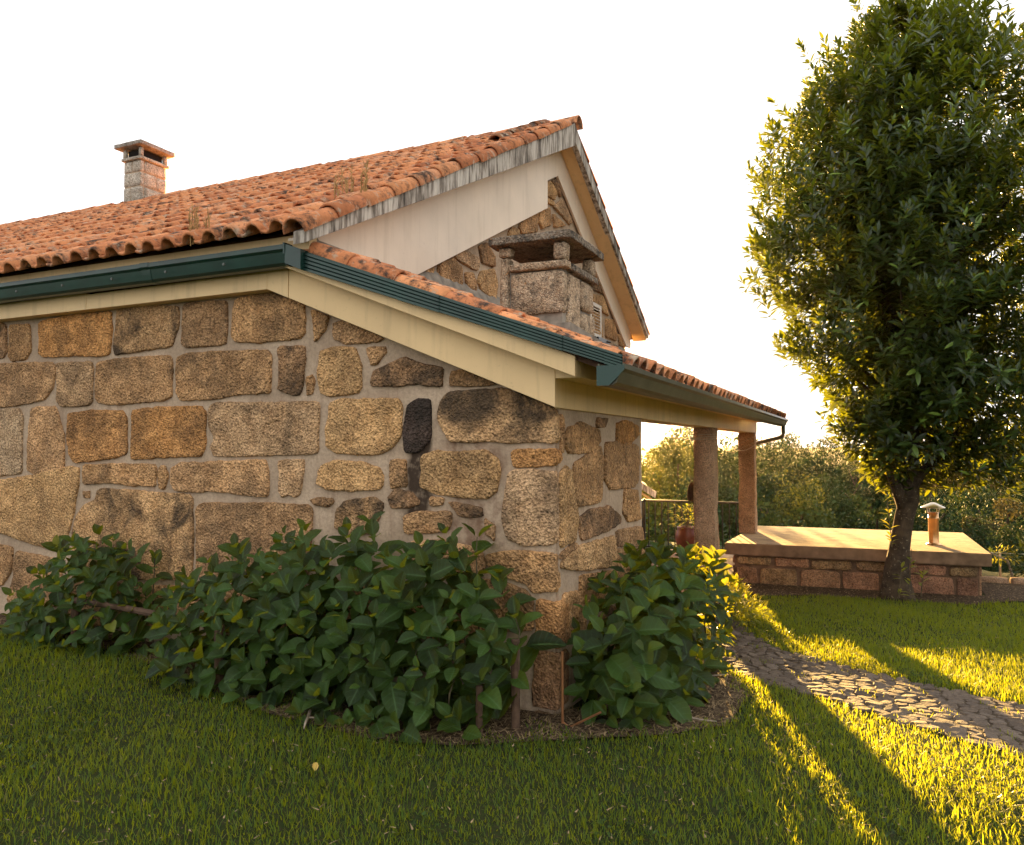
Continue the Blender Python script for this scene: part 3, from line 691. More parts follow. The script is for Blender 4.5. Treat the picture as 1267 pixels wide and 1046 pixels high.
# --- lean-to porch roof
TP = .405; tp = math.atan(TP); cp_, sp_ = math.cos(tp), math.sin(tp)
def bedp(x): return 2.225 + TP * (-1.36 - x)
Up, Dp, Np = Vector((0, 1, 0)), Vector((cp_, 0, -sp_)), Vector((sp_, 0, cp_))
pr = MB().prism([(-3.94, bedp(-3.94) - .03), (-1.45, bedp(-1.45) - .02), (-1.45, bedp(-1.45) - .05), (-3.94, bedp(-3.94) - .10)], 'y', 4.56, 14.6).build('porch_roof', M['deck'], house)
topp = Vector((-1.36, 4.74, bedp(-1.36) + .012)) - Dp*.50
mats = lay(46, 6, topp, Up, Dp, Np, .215, EXP, skip=lambda i, j: (6.35 < 4.74 + .215*i < 7.3 and -3.2 < -1.36 - .43*j*cp_ - .45 < -2.35), seed=9)
TILE2 = TILE.copy(); TILE2.materials.clear(); TILE2.materials.append(M['tile_bright'])
place(mats, TILE2, 40, pr, 'porch_tile')
PV = pymesh('porch_verge_tile', *barrel(.082, .10, .47), True); PV.materials.append(M['tile_bright'])
pv = []
for j in range(6):
    o = Vector((-1.42, 4.62 + random.uniform(-.01, .01), bedp(-1.42) + .005)) - Dp*(.47 + .425*j) + Np*random.uniform(-.006, .01)
    pv.append(frame(o, Up, (Dp + Up*random.uniform(-.02, .02)).normalized(), Np))
place(pv, PV, 20, pr, 'porch_verge_tile')
# flat under-tiles peeping out below the verge tiles
for j in range(3):
    x1 = -1.9 - .62*j; x0 = x1 - .55
    MB().prism([(x0, bedp(x0) - .005), (x1, bedp(x1) + .004), (x1, bedp(x1) - .022), (x0, bedp(x0) - .03)], 'y', 4.505, 4.66).build('porch_under_tile', M['tile_bright'], pr)
MB().prism([(-3.94, bedp(-3.94) + .02), (-3.94, bedp(-3.94) + .24), (-3.86, bedp(-3.86) + .10), (-3.80, bedp(-3.80) + .02)], 'y', 4.72, 13.3).build('mortar_flashing', M['render_grey'], pr)
# --- ribbed green trim along the lean-to verge
def ribbed(x0, z0, x1, z1, h0, h1, y, n=5):
    vs = []; fs = []; cols = 10
    prof = [(0, .0)]
    for k in range(n):
        a = k/n; prof += [(a + .02, -.012), (a + .75/n, -.012), (a + .85/n, .0)]
    prof += [(1, 0.0), (1.0, .09)]
    for c in range(cols + 1):
        t = c/cols; x = x0 + (x1-x0)*t; zb = z0 + (z1-z0)*t; h = h0 + (h1-h0)*t
        for (v, dy) in prof: vs.append((x, y + dy, zb + v*h))
    m = len(prof)
    for c in range(cols):
        for i in range(m-1): fs.append((c*m+i, (c+1)*m+i, (c+1)*m+i+1, c*m+i+1))
    return vs, fs
gt = MB(); gt.add(*ribbed(-3.76, 3.045, -1.335, 2.215, .145, .085, 4.50)); gt = gt.build('verge_trim', M['green'], house, recalc=False)
for xa, xb in ((-2.93, -2.60), (-2.05, -1.72), (-1.45, -1.34)):
    za, zb = 3.045 - (xa+3.76)*.3423, 3.045 - (xb+3.76)*.3423; ha, hb = .149 - (xa+3.76)*.02474, .149 - (xb+3.76)*.02474
    j = MB(); j.add(*ribbed(xa, za - .003, xb, zb - .003, ha, hb, 4.494)); j.build('trim_joint', M['green'], gt, recalc=False)
# --- gutters
def gutter_profile(w, h):
    return [(0, h), (0, .01), (.012, 0), (w*.55, 0), (w*.72, h*.12), (w*.80, h*.40), (w*.86, h*.62), (w, h*.74), (w, h*.97), (w*.93, h), (w*.93, h*.90), (w*.80, h*.86), (w*.70, h*.5), (w*.6, h*.2), (.02, .015), (.01, h)]
gp = [(4.60 - u*1.0, 3.098 + v) for u, v in gutter_profile(.15, .150)]
lg = MB().prism(gp, 'x', -20, -3.90).build('gutter', M['green'], house)
for x in (-5.35, -7.6):
    MB().prism([(b0[0] - .003 if b0[0] < 4.55 else b0[0], b0[1] + (.003 if b0[1] > 3.17 else -.003)) for b0 in gp], 'x', x - .05, x + .05).build('gutter_joint', M['green'], lg)
cn = MB().prism([(a, b) for a, b in [(4.605, 3.09), (4.47, 3.09), (4.445, 3.17), (4.44, 3.252), (4.605, 3.252)]], 'x', -3.90, -3.885)
cn.prism([(-3.885, 3.10), (-3.74, 3.04), (-3.74, 3.19), (-3.885, 3.242)], 'y', 4.448, 4.60).build('gutter_corner', M['green'], lg)
M['gutter_screw'] = mat_plain('dull_screw', (.10, .11, .10), .5, .4)
for x in np.arange(-8.2, -4.0, .62):
    MB().tube([(x, 4.452, 3.15), (x, 4.442, 3.15)], .011, 8).build('gutter_screw', M['gutter_screw'], lg)
rg_p = [(-1.475 + u, 2.118 + v) for u, v in gutter_profile(.165, .13)]
M['gutter_r'] = mat_plain('weathered_green_metal', (.075, .072, .045), .38, .5, .35, 7, .3, .08)
rgut = MB().prism(rg_p, 'y', 4.44, 14.75).build('gutter', M['gutter_r'], house)
MB().prism([(-1.478, 2.115), (-1.40, 2.115), (-1.352, 2.16), (-1.308, 2.205), (-1.308, 2.235), (-1.478, 2.235)], 'y', 4.425, 4.438).build('end_cap', M['green'], rgut)
MB().tube([(-1.40, 14.70, 2.13), (-1.395, 14.70, 2.00), (-1.41, 14.70, 1.95), (-1.47, 14.70, 1.91), (-1.75, 14.66, 1.84), (-1.90, 14.56, 1.80), (-1.97, 14.52, 1.74), (-1.97, 14.50, .26)], .036, 10).build('downpipe', M['gutter_r'], house, smooth=True)
# --- porch pillars
def post(x, y, w, z0, z1, name, seed, tw=.0):
    bm = bmesh.new(); n = 18; ring = []
    for k in range(n+1):
        z = z0 + (z1-z0)*k/n; r = []
        for (a, b) in [(-.5, -.485), (-.485, -.5), (-.15, -.5), (.15, -.5), (.485, -.5), (.5, -.485), (.5, -.15), (.5, .15), (.5, .485), (.485, .5), (.15, .5), (-.15, .5), (-.485, .5), (-.5, .485), (-.5, .15), (-.5, -.15)]:
            sw = w*(1.0 + .07*(1-k/n))
            p = Vector((a*sw, b*sw, z)); nz = noise.noise(p*5 + Vector((seed, 0, 0)))*.018 + noise.noise(p*16 + Vector((seed, 3, 0)))*.010
            d = Vector((a, b, 0)).normalized(); r.append(bm.verts.new((x + p.x + d.x*nz, y + p.y + d.y*nz, z)))
        ring.append(r)
    for k in range(n):
        for i in range(16): bm.faces.new((ring[k][i], ring[k][(i+1) % 16], ring[k+1][(i+1) % 16], ring[k+1][i]))
    bm.faces.new(ring[-1]); bmesh.ops.recalc_face_normals(bm, faces=bm.faces)
    me = bpy.data.meshes.new(name); bm.to_mesh(me); bm.free(); me.shade_smooth()
    return link(name, me, M['granite_post'], house)
post(-1.965, 10.40, .262, -.45, 2.0, 'porch_pillar', 1.3)
post(-1.965, 14.28, .262, .238, 2.0, 'porch_pillar', 7.7)
# --- near chimney on the lean-to
ch = MB().box(-3.06, -2.50, 6.52, 7.30, 2.55, 3.37).build('chimney', M['render_grey'], house)
def block(x0, x1, y0, y1, z0, z1, name, mat, parent, seed=0, j=.010, n=5):
    """rough squared stone: a subdivided box with worn edges"""
    bm = bmesh.new(); bmesh.ops.create_cube(bm, size=1.0)
    bmesh.ops.subdivide_edges(bm, edges=bm.edges, cuts=n, use_grid_fill=True)
    d = (x1-x0, y1-y0, z1-z0); c = ((x0+x1)/2, (y0+y1)/2, (z0+z1)/2); e = min(d)
    for v in bm.verts:
        q = Vector([v.co[i]*d[i] for i in range(3)])
        on = sum(1 for i in range(3) if abs(abs(v.co[i]) - .5) < 1e-4)
        p = Vector(c) + q
        nz = noise.noise_vector(p*7 + Vector((seed, seed*.7, 0)))*j + noise.noise_vector(p*22)*j*.6
        if on >= 2: q -= Vector([math.copysign(min(.014, e*.09), q[i]) if abs(abs(v.co[i]) - .5) < 1e-4 else 0 for i in range(3)])
        v.co = Vector(c) + q + nz
    me = bpy.data.meshes.new(name); bm.to_mesh(me); bm.free(); me.shade_smooth()
    return link(name, me, mat, parent)
G_, B_ = M['granite_chim'], M['granite_black']
block(-3.00, -2.475, 6.475, 6.60, 2.96, 3.345, 'stone', G_, ch, 1, .008, 6)
block(-2.60, -2.455, 6.62, 6.92, 2.72, 3.34, 'stone', G_, ch, 2)
block(-2.62, -2.452, 6.95, 7.33, 2.60, 3.03, 'stone', G_, ch, 3)
block(-2.62, -2.458, 6.96, 7.32, 3.06, 3.345, 'stone', G_, ch, 4)
block(-3.11, -3.02, 6.48, 6.62, 2.86, 3.50, 'stone', G_, ch, 5)
block(-3.00, -2.435, 6.455, 6.60, 3.36, 3.435, 'chimney_rim', G_, ch, 6, .006)
block(-2.60, -2.43, 6.62, 7.36, 3.355, 3.43, 'chimney_rim', B_, ch, 7, .006)
block(-3.12, -3.0, 6.48, 6.6, 3.51, 3.60, 'chimney_post', G_, ch, 8, .006)
block(-2.57, -2.45, 6.47, 6.60, 3.44, 3.60, 'chimney_post', G_, ch, 9, .006)
block(-2.56, -2.45, 7.22, 7.34, 3.44, 3.60, 'chimney_post', G_, ch, 10, .006)
block(-3.11, -3.01, 7.22, 7.34, 3.37, 3.60, 'chimney_post', B_, ch, 11, .006)
block(-3.20, -2.385, 6.41, 7.42, 3.607, 3.69, 'chimney_cap', B_, ch, 12, .008, 9)
MB().box(-3.0, -2.6, 7.1, 7.2, 3.375, 3.42).build('inner_ledge', M['granite_post'], ch)
MB().prism([(6.42, 2.66), (7.40, 2.66), (7.36, 2.80), (6.46, 2.86)], 'x', -3.14, -2.40).build('mortar_collar', M['render_grey'], ch)
# --- far chimney on the ridge
c2 = MB().box(-12.40, -11.99, 9.88, 10.42, 5.7, 6.98).build('chimney', M['mortar'], house)
for k, (z0, z1, fs_, ss_) in enumerate(((6.06, 6.20, (1.0,), (1.0,)), (6.215, 6.50, (.42, .58), (1.0,)), (6.515, 6.76, (1.0,), (.55, .45)), (6.775, 6.98, (.5, .5), (1.0,)))):
    x = -12.42
    for q, f in enumerate(fs_):
        block(x + .006, x + .45*f - .006, 9.862, 9.95, z0, z1, 'stone', M['granite_far'], c2, k*7+q, .006, 3); x += .45*f
    y = 9.955
    for q, f in enumerate(ss_):
        block(-12.06, -11.968, y, y + .49*f - .01, z0, z1, 'stone', M['granite_far'], c2, 40+k*7+q, .006, 3); y += .49*f
block(-12.45, -11.935, 9.83, 10.47, 6.99, 7.05, 'chimney_rim', M['granite_far'], c2, 60, .004)
MB().box(-12.36, -12.03, 9.92, 10.38, 7.05, 7.2).build('chimney_throat', M['dark'], c2)
for (x, y) in ((-12.43, 9.85), (-12.03, 9.85), (-12.43, 10.37), (-12.03, 10.37)): block(x, x+.075, y, y+.075, 7.053, 7.215, 'chimney_post', M['granite_far'], c2, 61, .003, 2)
block(-12.56, -11.86, 9.76, 10.54, 7.218, 7.31, 'chimney_cap', M['granite_grey'], c2, 62, .006, 7)
MB().prism([(9.75, 6.02), (10.5, 6.02), (10.5, 6.22), (10.0, 6.25)], 'x', -12.5, -11.62).build('mortar_collar', M['render_grey'], c2)
# --- white louvred vent under the right rake and the broken bracket below it
vg = MB().box(-3.955, -3.915, 11.44, 11.50, 3.50, 4.03).box(-3.955, -3.915, 11.93, 11.99, 3.50, 4.03).box(-3.955, -3.915, 11.50, 11.93, 3.975, 4.03).box(-3.955, -3.915, 11.50, 11.93, 3.50, 3.55).build('vent_grille', M['white_metal'], house)
MB().box(-3.955, -3.948, 11.50, 11.93, 3.55, 3.975).build('vent_back', M['dark'], vg)
for k in range(8):
    z = 3.575 + k*.05
    MB().prism([(-3.945, z + .03), (-3.94, z + .034), (-3.912, z + .004), (-3.917, z)], 'y', 11.502, 11.928).build('slat', M['white_metal'], vg)
bk = MB().box(-3.93, -3.78, 11.40, 11.95, 3.36, 3.39).box(-3.80, -3.77, 11.40, 11.95, 3.385, 3.45); bk.tube([(-3.93, 11.5, 3.46), (-3.74, 11.9, 3.42)], .018, 6)
bk.build('broken_bracket', M['black_metal'], house)
# ------------------------------------------------------------------ low stone structure with a concrete slab
plat = thing('stone_platform', 'low reddish stone structure under a broad concrete slab beside the porch', 'stone platform', loc=(0, 0, 0))
SF = [(-2.10, 12.60), (1.56, 12.86), (1.50, 15.85), (-2.0, 15.60)]
def shrink(poly, d):
    c = Vector((sum(p[0] for p in poly)/4, sum(p[1] for p in poly)/4))
    return [tuple(Vector(p) + (c - Vector(p)).normalized()*d*1.4) for p in poly]
bm = bmesh.new()
top = [bm.verts.new((x, y, .233)) for x, y in SF]; bot = [bm.verts.new((x, y, .05)) for x, y in SF]
tf_ = bm.faces.new(top); bm.faces.new(bot[::-1])
for i in range(4): bm.faces.new((bot[i], bot[(i+1) % 4], top[(i+1) % 4], top[i]))
bmesh.ops.bevel(bm, geom=list(bm.edges), offset=.012, segments=2, affect='EDGES')
bmesh.ops.recalc_face_normals(bm, faces=bm.faces)
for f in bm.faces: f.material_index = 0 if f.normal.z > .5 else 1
me = bpy.data.meshes.new('slab'); bm.to_mesh(me); bm.free()
link('slab', me, [M['concrete'], M['conc_edge']], plat)
IN = shrink(SF, .13)
core = MB(); core.prism(IN, 'z', -.9, .045); core = core.build('platform_wall', M['red_stone_mortar'], plat)
def wall_stones(p, q, z0, z1, parent, mat_kind, seed):
    """two courses of stones on the vertical face from p to q"""
    P, Q = Vector((*p, 0)), Vector((*q, 0)); U = (Q-P).normalized(); Ln = (Q-P).length; W = Vector((0, 0, 1)); Nn = U.cross(W)
    r = random.Random(seed); k = 0
    for (a, b, wm) in ((z0, z0 + (z1-z0)*.66, .48), (z0 + (z1-z0)*.70, z1, .62)):
        x = .02
        while x < Ln - .12:
            w = min(r.uniform(.6, 1.35)*wm, Ln - x - .01)
            if Ln - x - w < .15: w = Ln - x - .01
            j = lambda: r.uniform(-.018, .018)
            poly = [(x + .015 + j(), a + j()), (x + w - .015 + j(), a + j()), (x + w - .02 + j(), b - .01 + j()), (x + w*.5, b + j()*.6), (x + .02 + j(), b - .01 + j())]
            me = stone_mesh(poly, P, U, W, Nn, back=.05, proud=.034, seed=seed + k, step=.04, spread=-.006)
            o = link('stone', me, M['granite'], parent); c = STONE_COL['r']; g = r.uniform(.7, 1.35); o.color = (c[0]*g, c[1]*g*r.uniform(.9, 1.15), c[2]*g, .4)
            k += 1; x += w
wall_stones(IN[0], IN[1], -.44, .03, core, 'r', 700)
wall_stones(IN[3], IN[0], -.44, .03, core, 'r', 740)
wall_stones(IN[1], IN[2], -.44, .03, core, 'r', 760)
fx, fy, fz = .89, 13.70, .233
def lathe(prof, x, y, seg=20):
    vs = [(x + r*math.cos(2*math.pi*k/seg), y + r*math.sin(2*math.pi*k/seg), z) for (r, z) in prof for k in range(seg)]
    fs = [(i*seg+k, i*seg+(k+1) % seg, (i+1)*seg+(k+1) % seg, (i+1)*seg+k) for i in range(len(prof)-1) for k in range(seg)]
    return vs, fs
pipe = MB(); pipe.add(*lathe([(.105, fz+.001), (.11, fz+.012), (.078, fz+.02), (.073, fz+.035), (.073, fz+.40), (.078, fz+.405), (.078, fz+.42), (.073, fz+.425), (.073, fz+.50), (.06, fz+.50), (.06, fz+.2)], fx, fy))
pipe = pipe.build('flue_pipe', M['flue'], plat, smooth=True)
cap = MB(); cap.add(*lathe([(.001, fz+.655), (.03, fz+.652), (.165, fz+.585), (.172, fz+.575), (.165, fz+.572), (.03, fz+.635)], fx, fy)); cap.build('cowl', M['steel'], pipe, smooth=True)
for k in range(4):
    a = k*math.pi/2 + .5; x, y = fx + .075*math.cos(a), fy + .075*math.sin(a)
    MB().tube([(x, y, fz+.46), (x + .02*math.cos(a), y + .02*math.sin(a), fz+.52), (x + .03*math.cos(a), y + .03*math.sin(a), fz+.60)], .008, 5).build('bracket', M['steel'], pipe)

# ------------------------------------------------------------------ path cobbles
def cobble_mesh(seed):
    r = random.Random(seed); n = 8; rad = [r.uniform(.90, 1.08) for _ in range(n)]
    vs = []
    for (s, z) in ((1.0, -.045), (1.03, .006), (.90, .013)):
        for k in range(n):
            a = 2*math.pi*k/n + .39; sq = 1/max(abs(math.cos(a)), abs(math.sin(a)))**.8
            vs.append((.5*s*rad[k]*sq*math.cos(a), .5*s*rad[k]*sq*math.sin(a), z + r.uniform(-.003, .003)))
    vs.append((0, 0, .014)); fs = []
    for q in range(2): fs += [(q*n+k, q*n+(k+1) % n, (q+1)*n+(k+1) % n, (q+1)*n+k) for k in range(n)]
    fs += [(2*n+k, 2*n+(k+1) % n, 3*n) for k in range(n)]
    me = pymesh('cobble', vs, fs, False); me.materials.append(M['cobble']); return me
CM = [cobble_mesh(i) for i in range(8)]
cpos = []
yy = 4.6
y = 4.6
while y < 9.3:
    x = -2.0 + random.uniform(0, .1)
    while x < 3.2:
        w = random.uniform(.075, .145); px, py = x + w/2, y + random.uniform(-.014, .014)
        if inside((px, py), PATH): cpos.append((px, py, w*.94))
        x += w
    y += .088
cpos.sort(key=lambda p: p[0]**2 + p[1]**2 + (400 if p[0] > p[1]*.28 + .1 else 0))
tmp = []
for k, (x, y, w) in enumerate(cpos):
    me = CM[k % 8]; a = random.uniform(-.28, .28); c, s = math.cos(a), math.sin(a); z = gz(x, y) + .005 + random.uniform(-.004, .004)
    m = Matrix(((c*w, -s*.086, 0, x), (s*w, c*.086, 0, y), (0, 0, 1, z), (0, 0, 0, 1)))
    m = m @ Matrix.Rotation(random.uniform(-.03, .03), 4, 'X') @ Matrix.Rotation(random.uniform(-.03, .03), 4, 'Y')
    if k < 298:
        o = bpy.data.objects.new('cobble', me); COL.objects.link(o); o.parent = path; o.matrix_local = m
    else: tmp.append((me, m))
if tmp:
    mb = MB(); rr = []
    for me, m in tmp:
        mb.add([m @ v.co for v in me.vertices], [tuple(p.vertices) for p in me.polygons]); rr += [random.random()]*len(me.vertices)
    o = mb.build('cobbles', M['cobble'], path, 'stuff', recalc=False)
    at = o.data.attributes.new('rnd', 'FLOAT', 'POINT'); at.data.foreach_set('value', rr)

# ------------------------------------------------------------------ hydrangea bushes
def leaf_grid(length, width, fold, droop, wave, seed, nl=6, nw=4):
    """ovate leaf along +Y, upper side +Z: folded on the midrib, drooping tip, finely wavy toothed edge"""
    r = random.Random(seed); vs = []
    for i in range(nl + 1):
        t = i/nl; w = width*(math.sin(math.pi*min(1, t*.93 + .055))**.75)*(1 - .25*t) * 1.05
        if i == 0: w = width*.10
        if i == nl: w = .002
        for k in range(nw + 1):
            u = (k/nw)*2 - 1
            x = u*w/2; y = t*length + (abs(u)**2)*length*.03
            z = abs(u)*w*fold - droop*length*(t**1.9) + wave*length*math.sin(t*11 + seed + u*2.0)*abs(u)
            if abs(u) > .9: x *= 1 + r.uniform(-.05, .05)
            vs.append((x, y, z))
    m = nw + 1
    fs = [(i*m+k, i*m+k+1, (i+1)*m+k+1, (i+1)*m+k) for i in range(nl) for k in range(nw)]
    return vs, fs
def leaf_attr(me, nl=6, nw=4):
    mid = []; al = []
    for i in range(nl + 1):
        for k in range(nw + 1): mid.append(1 - abs((k/nw)*2 - 1)); al.append(i/nl)
    for nm, d in (('mid', mid), ('along', al)): me.attributes.new(nm, 'FLOAT', 'POINT').data.foreach_set('value', d)
def leaf_set(name, n, mat, lw=(.64, .84), fold=(.12, .32), droop=(.05, .34)):
    out = []
    for i in range(n):
        r = random.Random(i*13 + 5)
        v, f = leaf_grid(1.0, r.uniform(*lw), r.uniform(*fold), r.uniform(*droop), .022, i)
        me = pymesh(name, v, f, True); me.materials.append(mat); leaf_attr(me); out.append(me)
    return out
HL = leaf_set('leaf', 7, M['hyd'])
HLY = leaf_set('leaf', 2, M['lime_leaf'])
def leaf_matrix(p, d, up, ln):
    d = d.normalized(); x = d.cross(up)
    if x.length < 1e-3: x = d.cross(Vector((1, 0, 0)))
    x.normalize(); z = x.cross(d)
    return Matrix(((x.x*ln, d.x*ln, z.x*ln, p.x), (x.y*ln, d.y*ln, z.y*ln, p.y), (x.z*ln, d.z*ln, z.z*ln, p.z), (0, 0, 0, 1)))
def shoot_leaves(p, ax, r, pairs, size):
    """opposite pairs of leaves up a shoot ending at p, every pair turned a quarter"""
    ax = ax.normalized(); a0 = ax.cross(Vector((r.uniform(-1, 1), r.uniform(-1, 1), r.uniform(-.3, .3)))).normalized(); b0 = ax.cross(a0); out = []
    th = r.uniform(0, 6.28)
    for k in range(pairs):
        f = k/max(1, pairs - 1)                       # 0 lowest .. 1 tip
        base = p - ax*(.15*(1-f))*size/.15
        spread = math.radians(80 - 50*f + r.uniform(-12, 12)); ln = size*(1.12 - .62*f)*r.uniform(.85, 1.12)
        for sgn in (0, math.pi):
            w = th + k*math.pi/2 + sgn + r.uniform(-.25, .25)
            rad = a0*math.cos(w) + b0*math.sin(w)
            d = ax*math.cos(spread) + rad*math.sin(spread) + Vector((0, 0, -.10*(1-f)))
            out.append(leaf_matrix(base + rad*.012, d, ax + rad*.05, ln))
    return out
def join_leaves(name, mats, meshes, mat, parent):
    VV = []; FF = []; rn = []; off = 0
    A = [(np.array([v.co[:] for v in me.vertices]), np.array([tuple(p.vertices) for p in me.polygons])) for me in meshes]
    for i, m in enumerate(mats):
        P, F = A[i % len(A)]; m3 = np.array(m.to_3x3()); VV.append(P @ m3.T + np.array(m.translation)); FF.append(F + off); off += len(P); rn.append(np.full(len(P), random.random()))
    me = bulk(name, np.concatenate(VV), [np.concatenate(FF)], np.concatenate(rn), True)
    for nm in ('mid', 'along'):
        src = []
        for i in range(len(mats)):
            a = meshes[i % len(meshes)].attributes[nm].data; src += [q.value for q in a]
        me.attributes.new(nm, 'FLOAT', 'POINT').data.foreach_set('value', src)
    return link(name, me, mat, parent, 'stuff')
def dist_edge(p, poly):
    q = Vector(p); best = 9
    for i in range(len(poly)):
        a, b = Vector(poly[i]), Vector(poly[(i+1) % len(poly)]); ab = b - a
        t = max(0, min(1, (q-a).dot(ab)/ab.length_squared)); best = min(best, (q - a - ab*t).length)
    return best
def bush_from(shoots, label, loc, seed, size=(.13, .25), yellow=0, foot=None):
    r = random.Random(seed)
    b = thing('hydrangea_bush', label, 'bush', 'hydrangea bushes along the granite wall')
    leaves = []
    stems = MB()
    for (p, ax, depth) in shoots:
        L = shoot_leaves(p, ax, r, r.choice((3, 3, 4)) if depth > .5 else 3, r.uniform(*size)); leaves += L
        fo = foot(p) if foot else Vector((p.x, p.y, gz(p.x, p.y)))
        mid = p.lerp(fo, .5) + Vector((r.uniform(-.04, .04), r.uniform(-.04, .04), .05))
        if r.random() < .35 and depth < .95: stems.tube([fo, mid, p - ax.normalized()*.12, p], [.008, .006, .005, .003], 5, False)
    stems.build('stem', M['stem'], b, 'stuff', recalc=False)
    leaves.sort(key=lambda m: (m.translation - camp).length - .8*m.to_scale().y)
    nb = 295
    for i, m in enumerate(leaves[:nb]):
        me = HLY[i % 2] if r.random() < yellow else HL[i % len(HL)]
        o = bpy.data.objects.new('leaf', me); COL.objects.link(o); o.parent = b; o.matrix_local = m
    if leaves[nb:]: join_leaves('leaves', leaves[nb:], HL, M['hyd'], b)
    return b
def wall_bush(poly, ywall, depth, n, seed):
    """shoots through the volume of a bush against the wall; poly is its outline in x,z"""
    r = random.Random(seed); out = []; xs_ = [p[0] for p in poly]; zs_ = [p[1] for p in poly]; tries = 0
    while len(out) < n and tries < n*400:
        tries += 1; x, z = r.uniform(min(xs_), max(xs_)), r.uniform(min(zs_), max(zs_))
        if not inside((x, z), poly): continue
        e = min(dist_edge((x, z), poly), 9 if z > .45 else 9)
        e2 = dist_edge((x, z), [(a, b - .5 if b < .32 else b) for a, b in poly])
        if e < (.07 if z > .45 else .0): continue
        th = depth*math.sqrt(min(1, (e2 + .05)/.42)); f = 1.0 if r.random() < .68 else r.uniform(.25, .85)
        p = Vector((x, ywall - .10 - th*f*(1.1 - .25*min(1, max(0, z))), z))
        md = .175 if f > .9 else .2
        if any((p - q[0]).length < md for q in out): continue
        cx = sum(xs_)/len(xs_)
        ax = Vector(((x - cx)*.10 + r.uniform(-.3, .3), -.75*f + r.uniform(-.2, .2), .75 + r.uniform(-.2, .2) + .3*(z - .5)))
        out.append((p, ax, f))
    return out
BM = [(-4.97, .62), (-4.80, .82), (-4.45, .98), (-4.20, 1.18), (-4.02, 1.12), (-3.80, 1.22), (-3.40, 1.22), (-3.10, 1.30), (-2.90, 1.12), (-2.62, 1.22), (-2.42, 1.30), (-2.28, 1.20), (-2.18, 1.0), (-2.0, .86), (-1.92, .68), (-1.96, .52), (-2.06, .30), (-2.26, .14), (-2.74, -.02), (-3.19, -.02), (-3.53, .05), (-3.88, .14), (-4.58, .16), (-4.92, .28)]
bush_from(wall_bush(BM, 4.74, .66, 165, 21), 'widest dark green hydrangea bush spreading along the granite wall beneath the eave', None, 31)
BL = [(-6.96, .50), (-6.62, .72), (-6.40, .98), (-5.95, 1.10), (-5.55, 1.06), (-5.25, .94), (-5.12, .62), (-5.20, .30), (-5.8, .14), (-6.5, .12), (-6.86, .24)]
bush_from(wall_bush(BL, 4.74, .42, 85, 22), 'smaller dim hydrangea bush at the far left against the wall', None, 32, (.15, .20), .008)
r_ = random.Random(5); sh = []; tries = 0
while len(sh) < 150 and tries < 60000:
    tries += 1
    u = Vector((r_.gauss(0, 1), r_.gauss(0, 1), r_.gauss(0, 1))).normalized(); f = 1.0 if r_.random() < .72 else r_.uniform(.4, .9)
    q = Vector((math.copysign(abs(u.x)**.8, u.x)*.40, math.copysign(abs(u.y)**.8, u.y)*1.42, math.copysign(abs(u.z)**.7, u.z)*.56))*f
    p = Vector((-1.45, 5.95, .42)) + q
    if p.y > 6.6: p.x = min(p.x, -1.12 - (p.y - 6.6)*.12); p.z = min(p.z, .80)
    if p.x < -1.80 or p.z < gz(p.x, p.y) + .04: continue
    if p.y > 6.0: p.z = min(p.z, .92)
    if any((p - s[0]).length < .175 for s in sh): continue
    sh.append((p, Vector((u.x*.7 + r_.uniform(-.2, .2), u.y*.5 + r_.uniform(-.25, .25) - .15, .75 + u.z*.4)), f))
bush_from(sh, 'hydrangea bush right of the house corner, with sunlit yellow leaves at its top', None, 33, (.13, .245), .0)

# ------------------------------------------------------------------ evergreen tree on the lawn
tree = thing('laurel_tree', 'tall dense evergreen tree on the lawn in front of the concrete slab', 'tree', loc=(0, 0, 0))
TX, TY, TZ = .33, 12.25, -.36
RT = Vector((math.cos(math.radians(24.7)), math.sin(math.radians(24.7)), 0)); FW = Vector((-RT.y, RT.x, 0))
def tp_(r, f, z): return Vector((TX, TY, 0)) + RT*r + FW*f + Vector((0, 0, z))
tr = MB()
tr.tube([tp_(0, 0, -.5), tp_(0, 0, -.3), tp_(.0, 0, .0), tp_(.06, 0, .35), tp_(.12, 0, .75), tp_(.17, 0, 1.0), tp_(.2, 0, 1.25)], [.29, .215, .155, .13, .125, .14, .125], 14)
tr.tube([tp_(.18, 0, .95), tp_(.24, .03, 1.5), tp_(.27, .05, 2.1), tp_(.25, .05, 3.0), tp_(.2, .05, 4.4), tp_(.1, 0, 6.2), tp_(.02, 0, 7.4)], [.12, .10, .09, .08, .06, .04, .02], 10)
tr.tube([tp_(.15, 0, .85), tp_(.02, -.04, 1.15), tp_(-.09, -.05, 1.36), tp_(-.02, -.04, 1.7), tp_(.06, -.02, 2.1), tp_(.0, -.1, 3.0), tp_(-.35, -.2, 4.2), tp_(-.8, -.2, 5.2)], [.115, .09, .07, .06, .055, .05, .04, .02], 9)
tr.tube([tp_(.2, 0, 1.15), tp_(.36, .02, 1.35), tp_(.55, 0, 1.55), tp_(.9, -.05, 2.0), tp_(1.4, 0, 2.6)], [.10, .075, .06, .045, .02], 8)
tr.tube([tp_(-.09, -.05, 1.34), tp_(-.16, -.06, 1.38)], [.06, .05], 7)
rr = random.Random(3)
for k in range(46):
    a = rr.uniform(0, 6.28); z0 = rr.uniform(2.2, 6.0); ln = rr.uniform(.8, 1.7)*(1 if z0 < 5 else .6)
    p0 = tp_(.2, .04, z0); d = RT*math.cos(a) + FW*math.sin(a)
    tr.tube([p0, p0 + d*ln*.5 + Vector((0, 0, .35)), p0 + d*ln + Vector((0, 0, .9))], [.04, .025, .010], 6, False)
trunk = tr.build('trunk', M['bark'], tree, smooth=True)
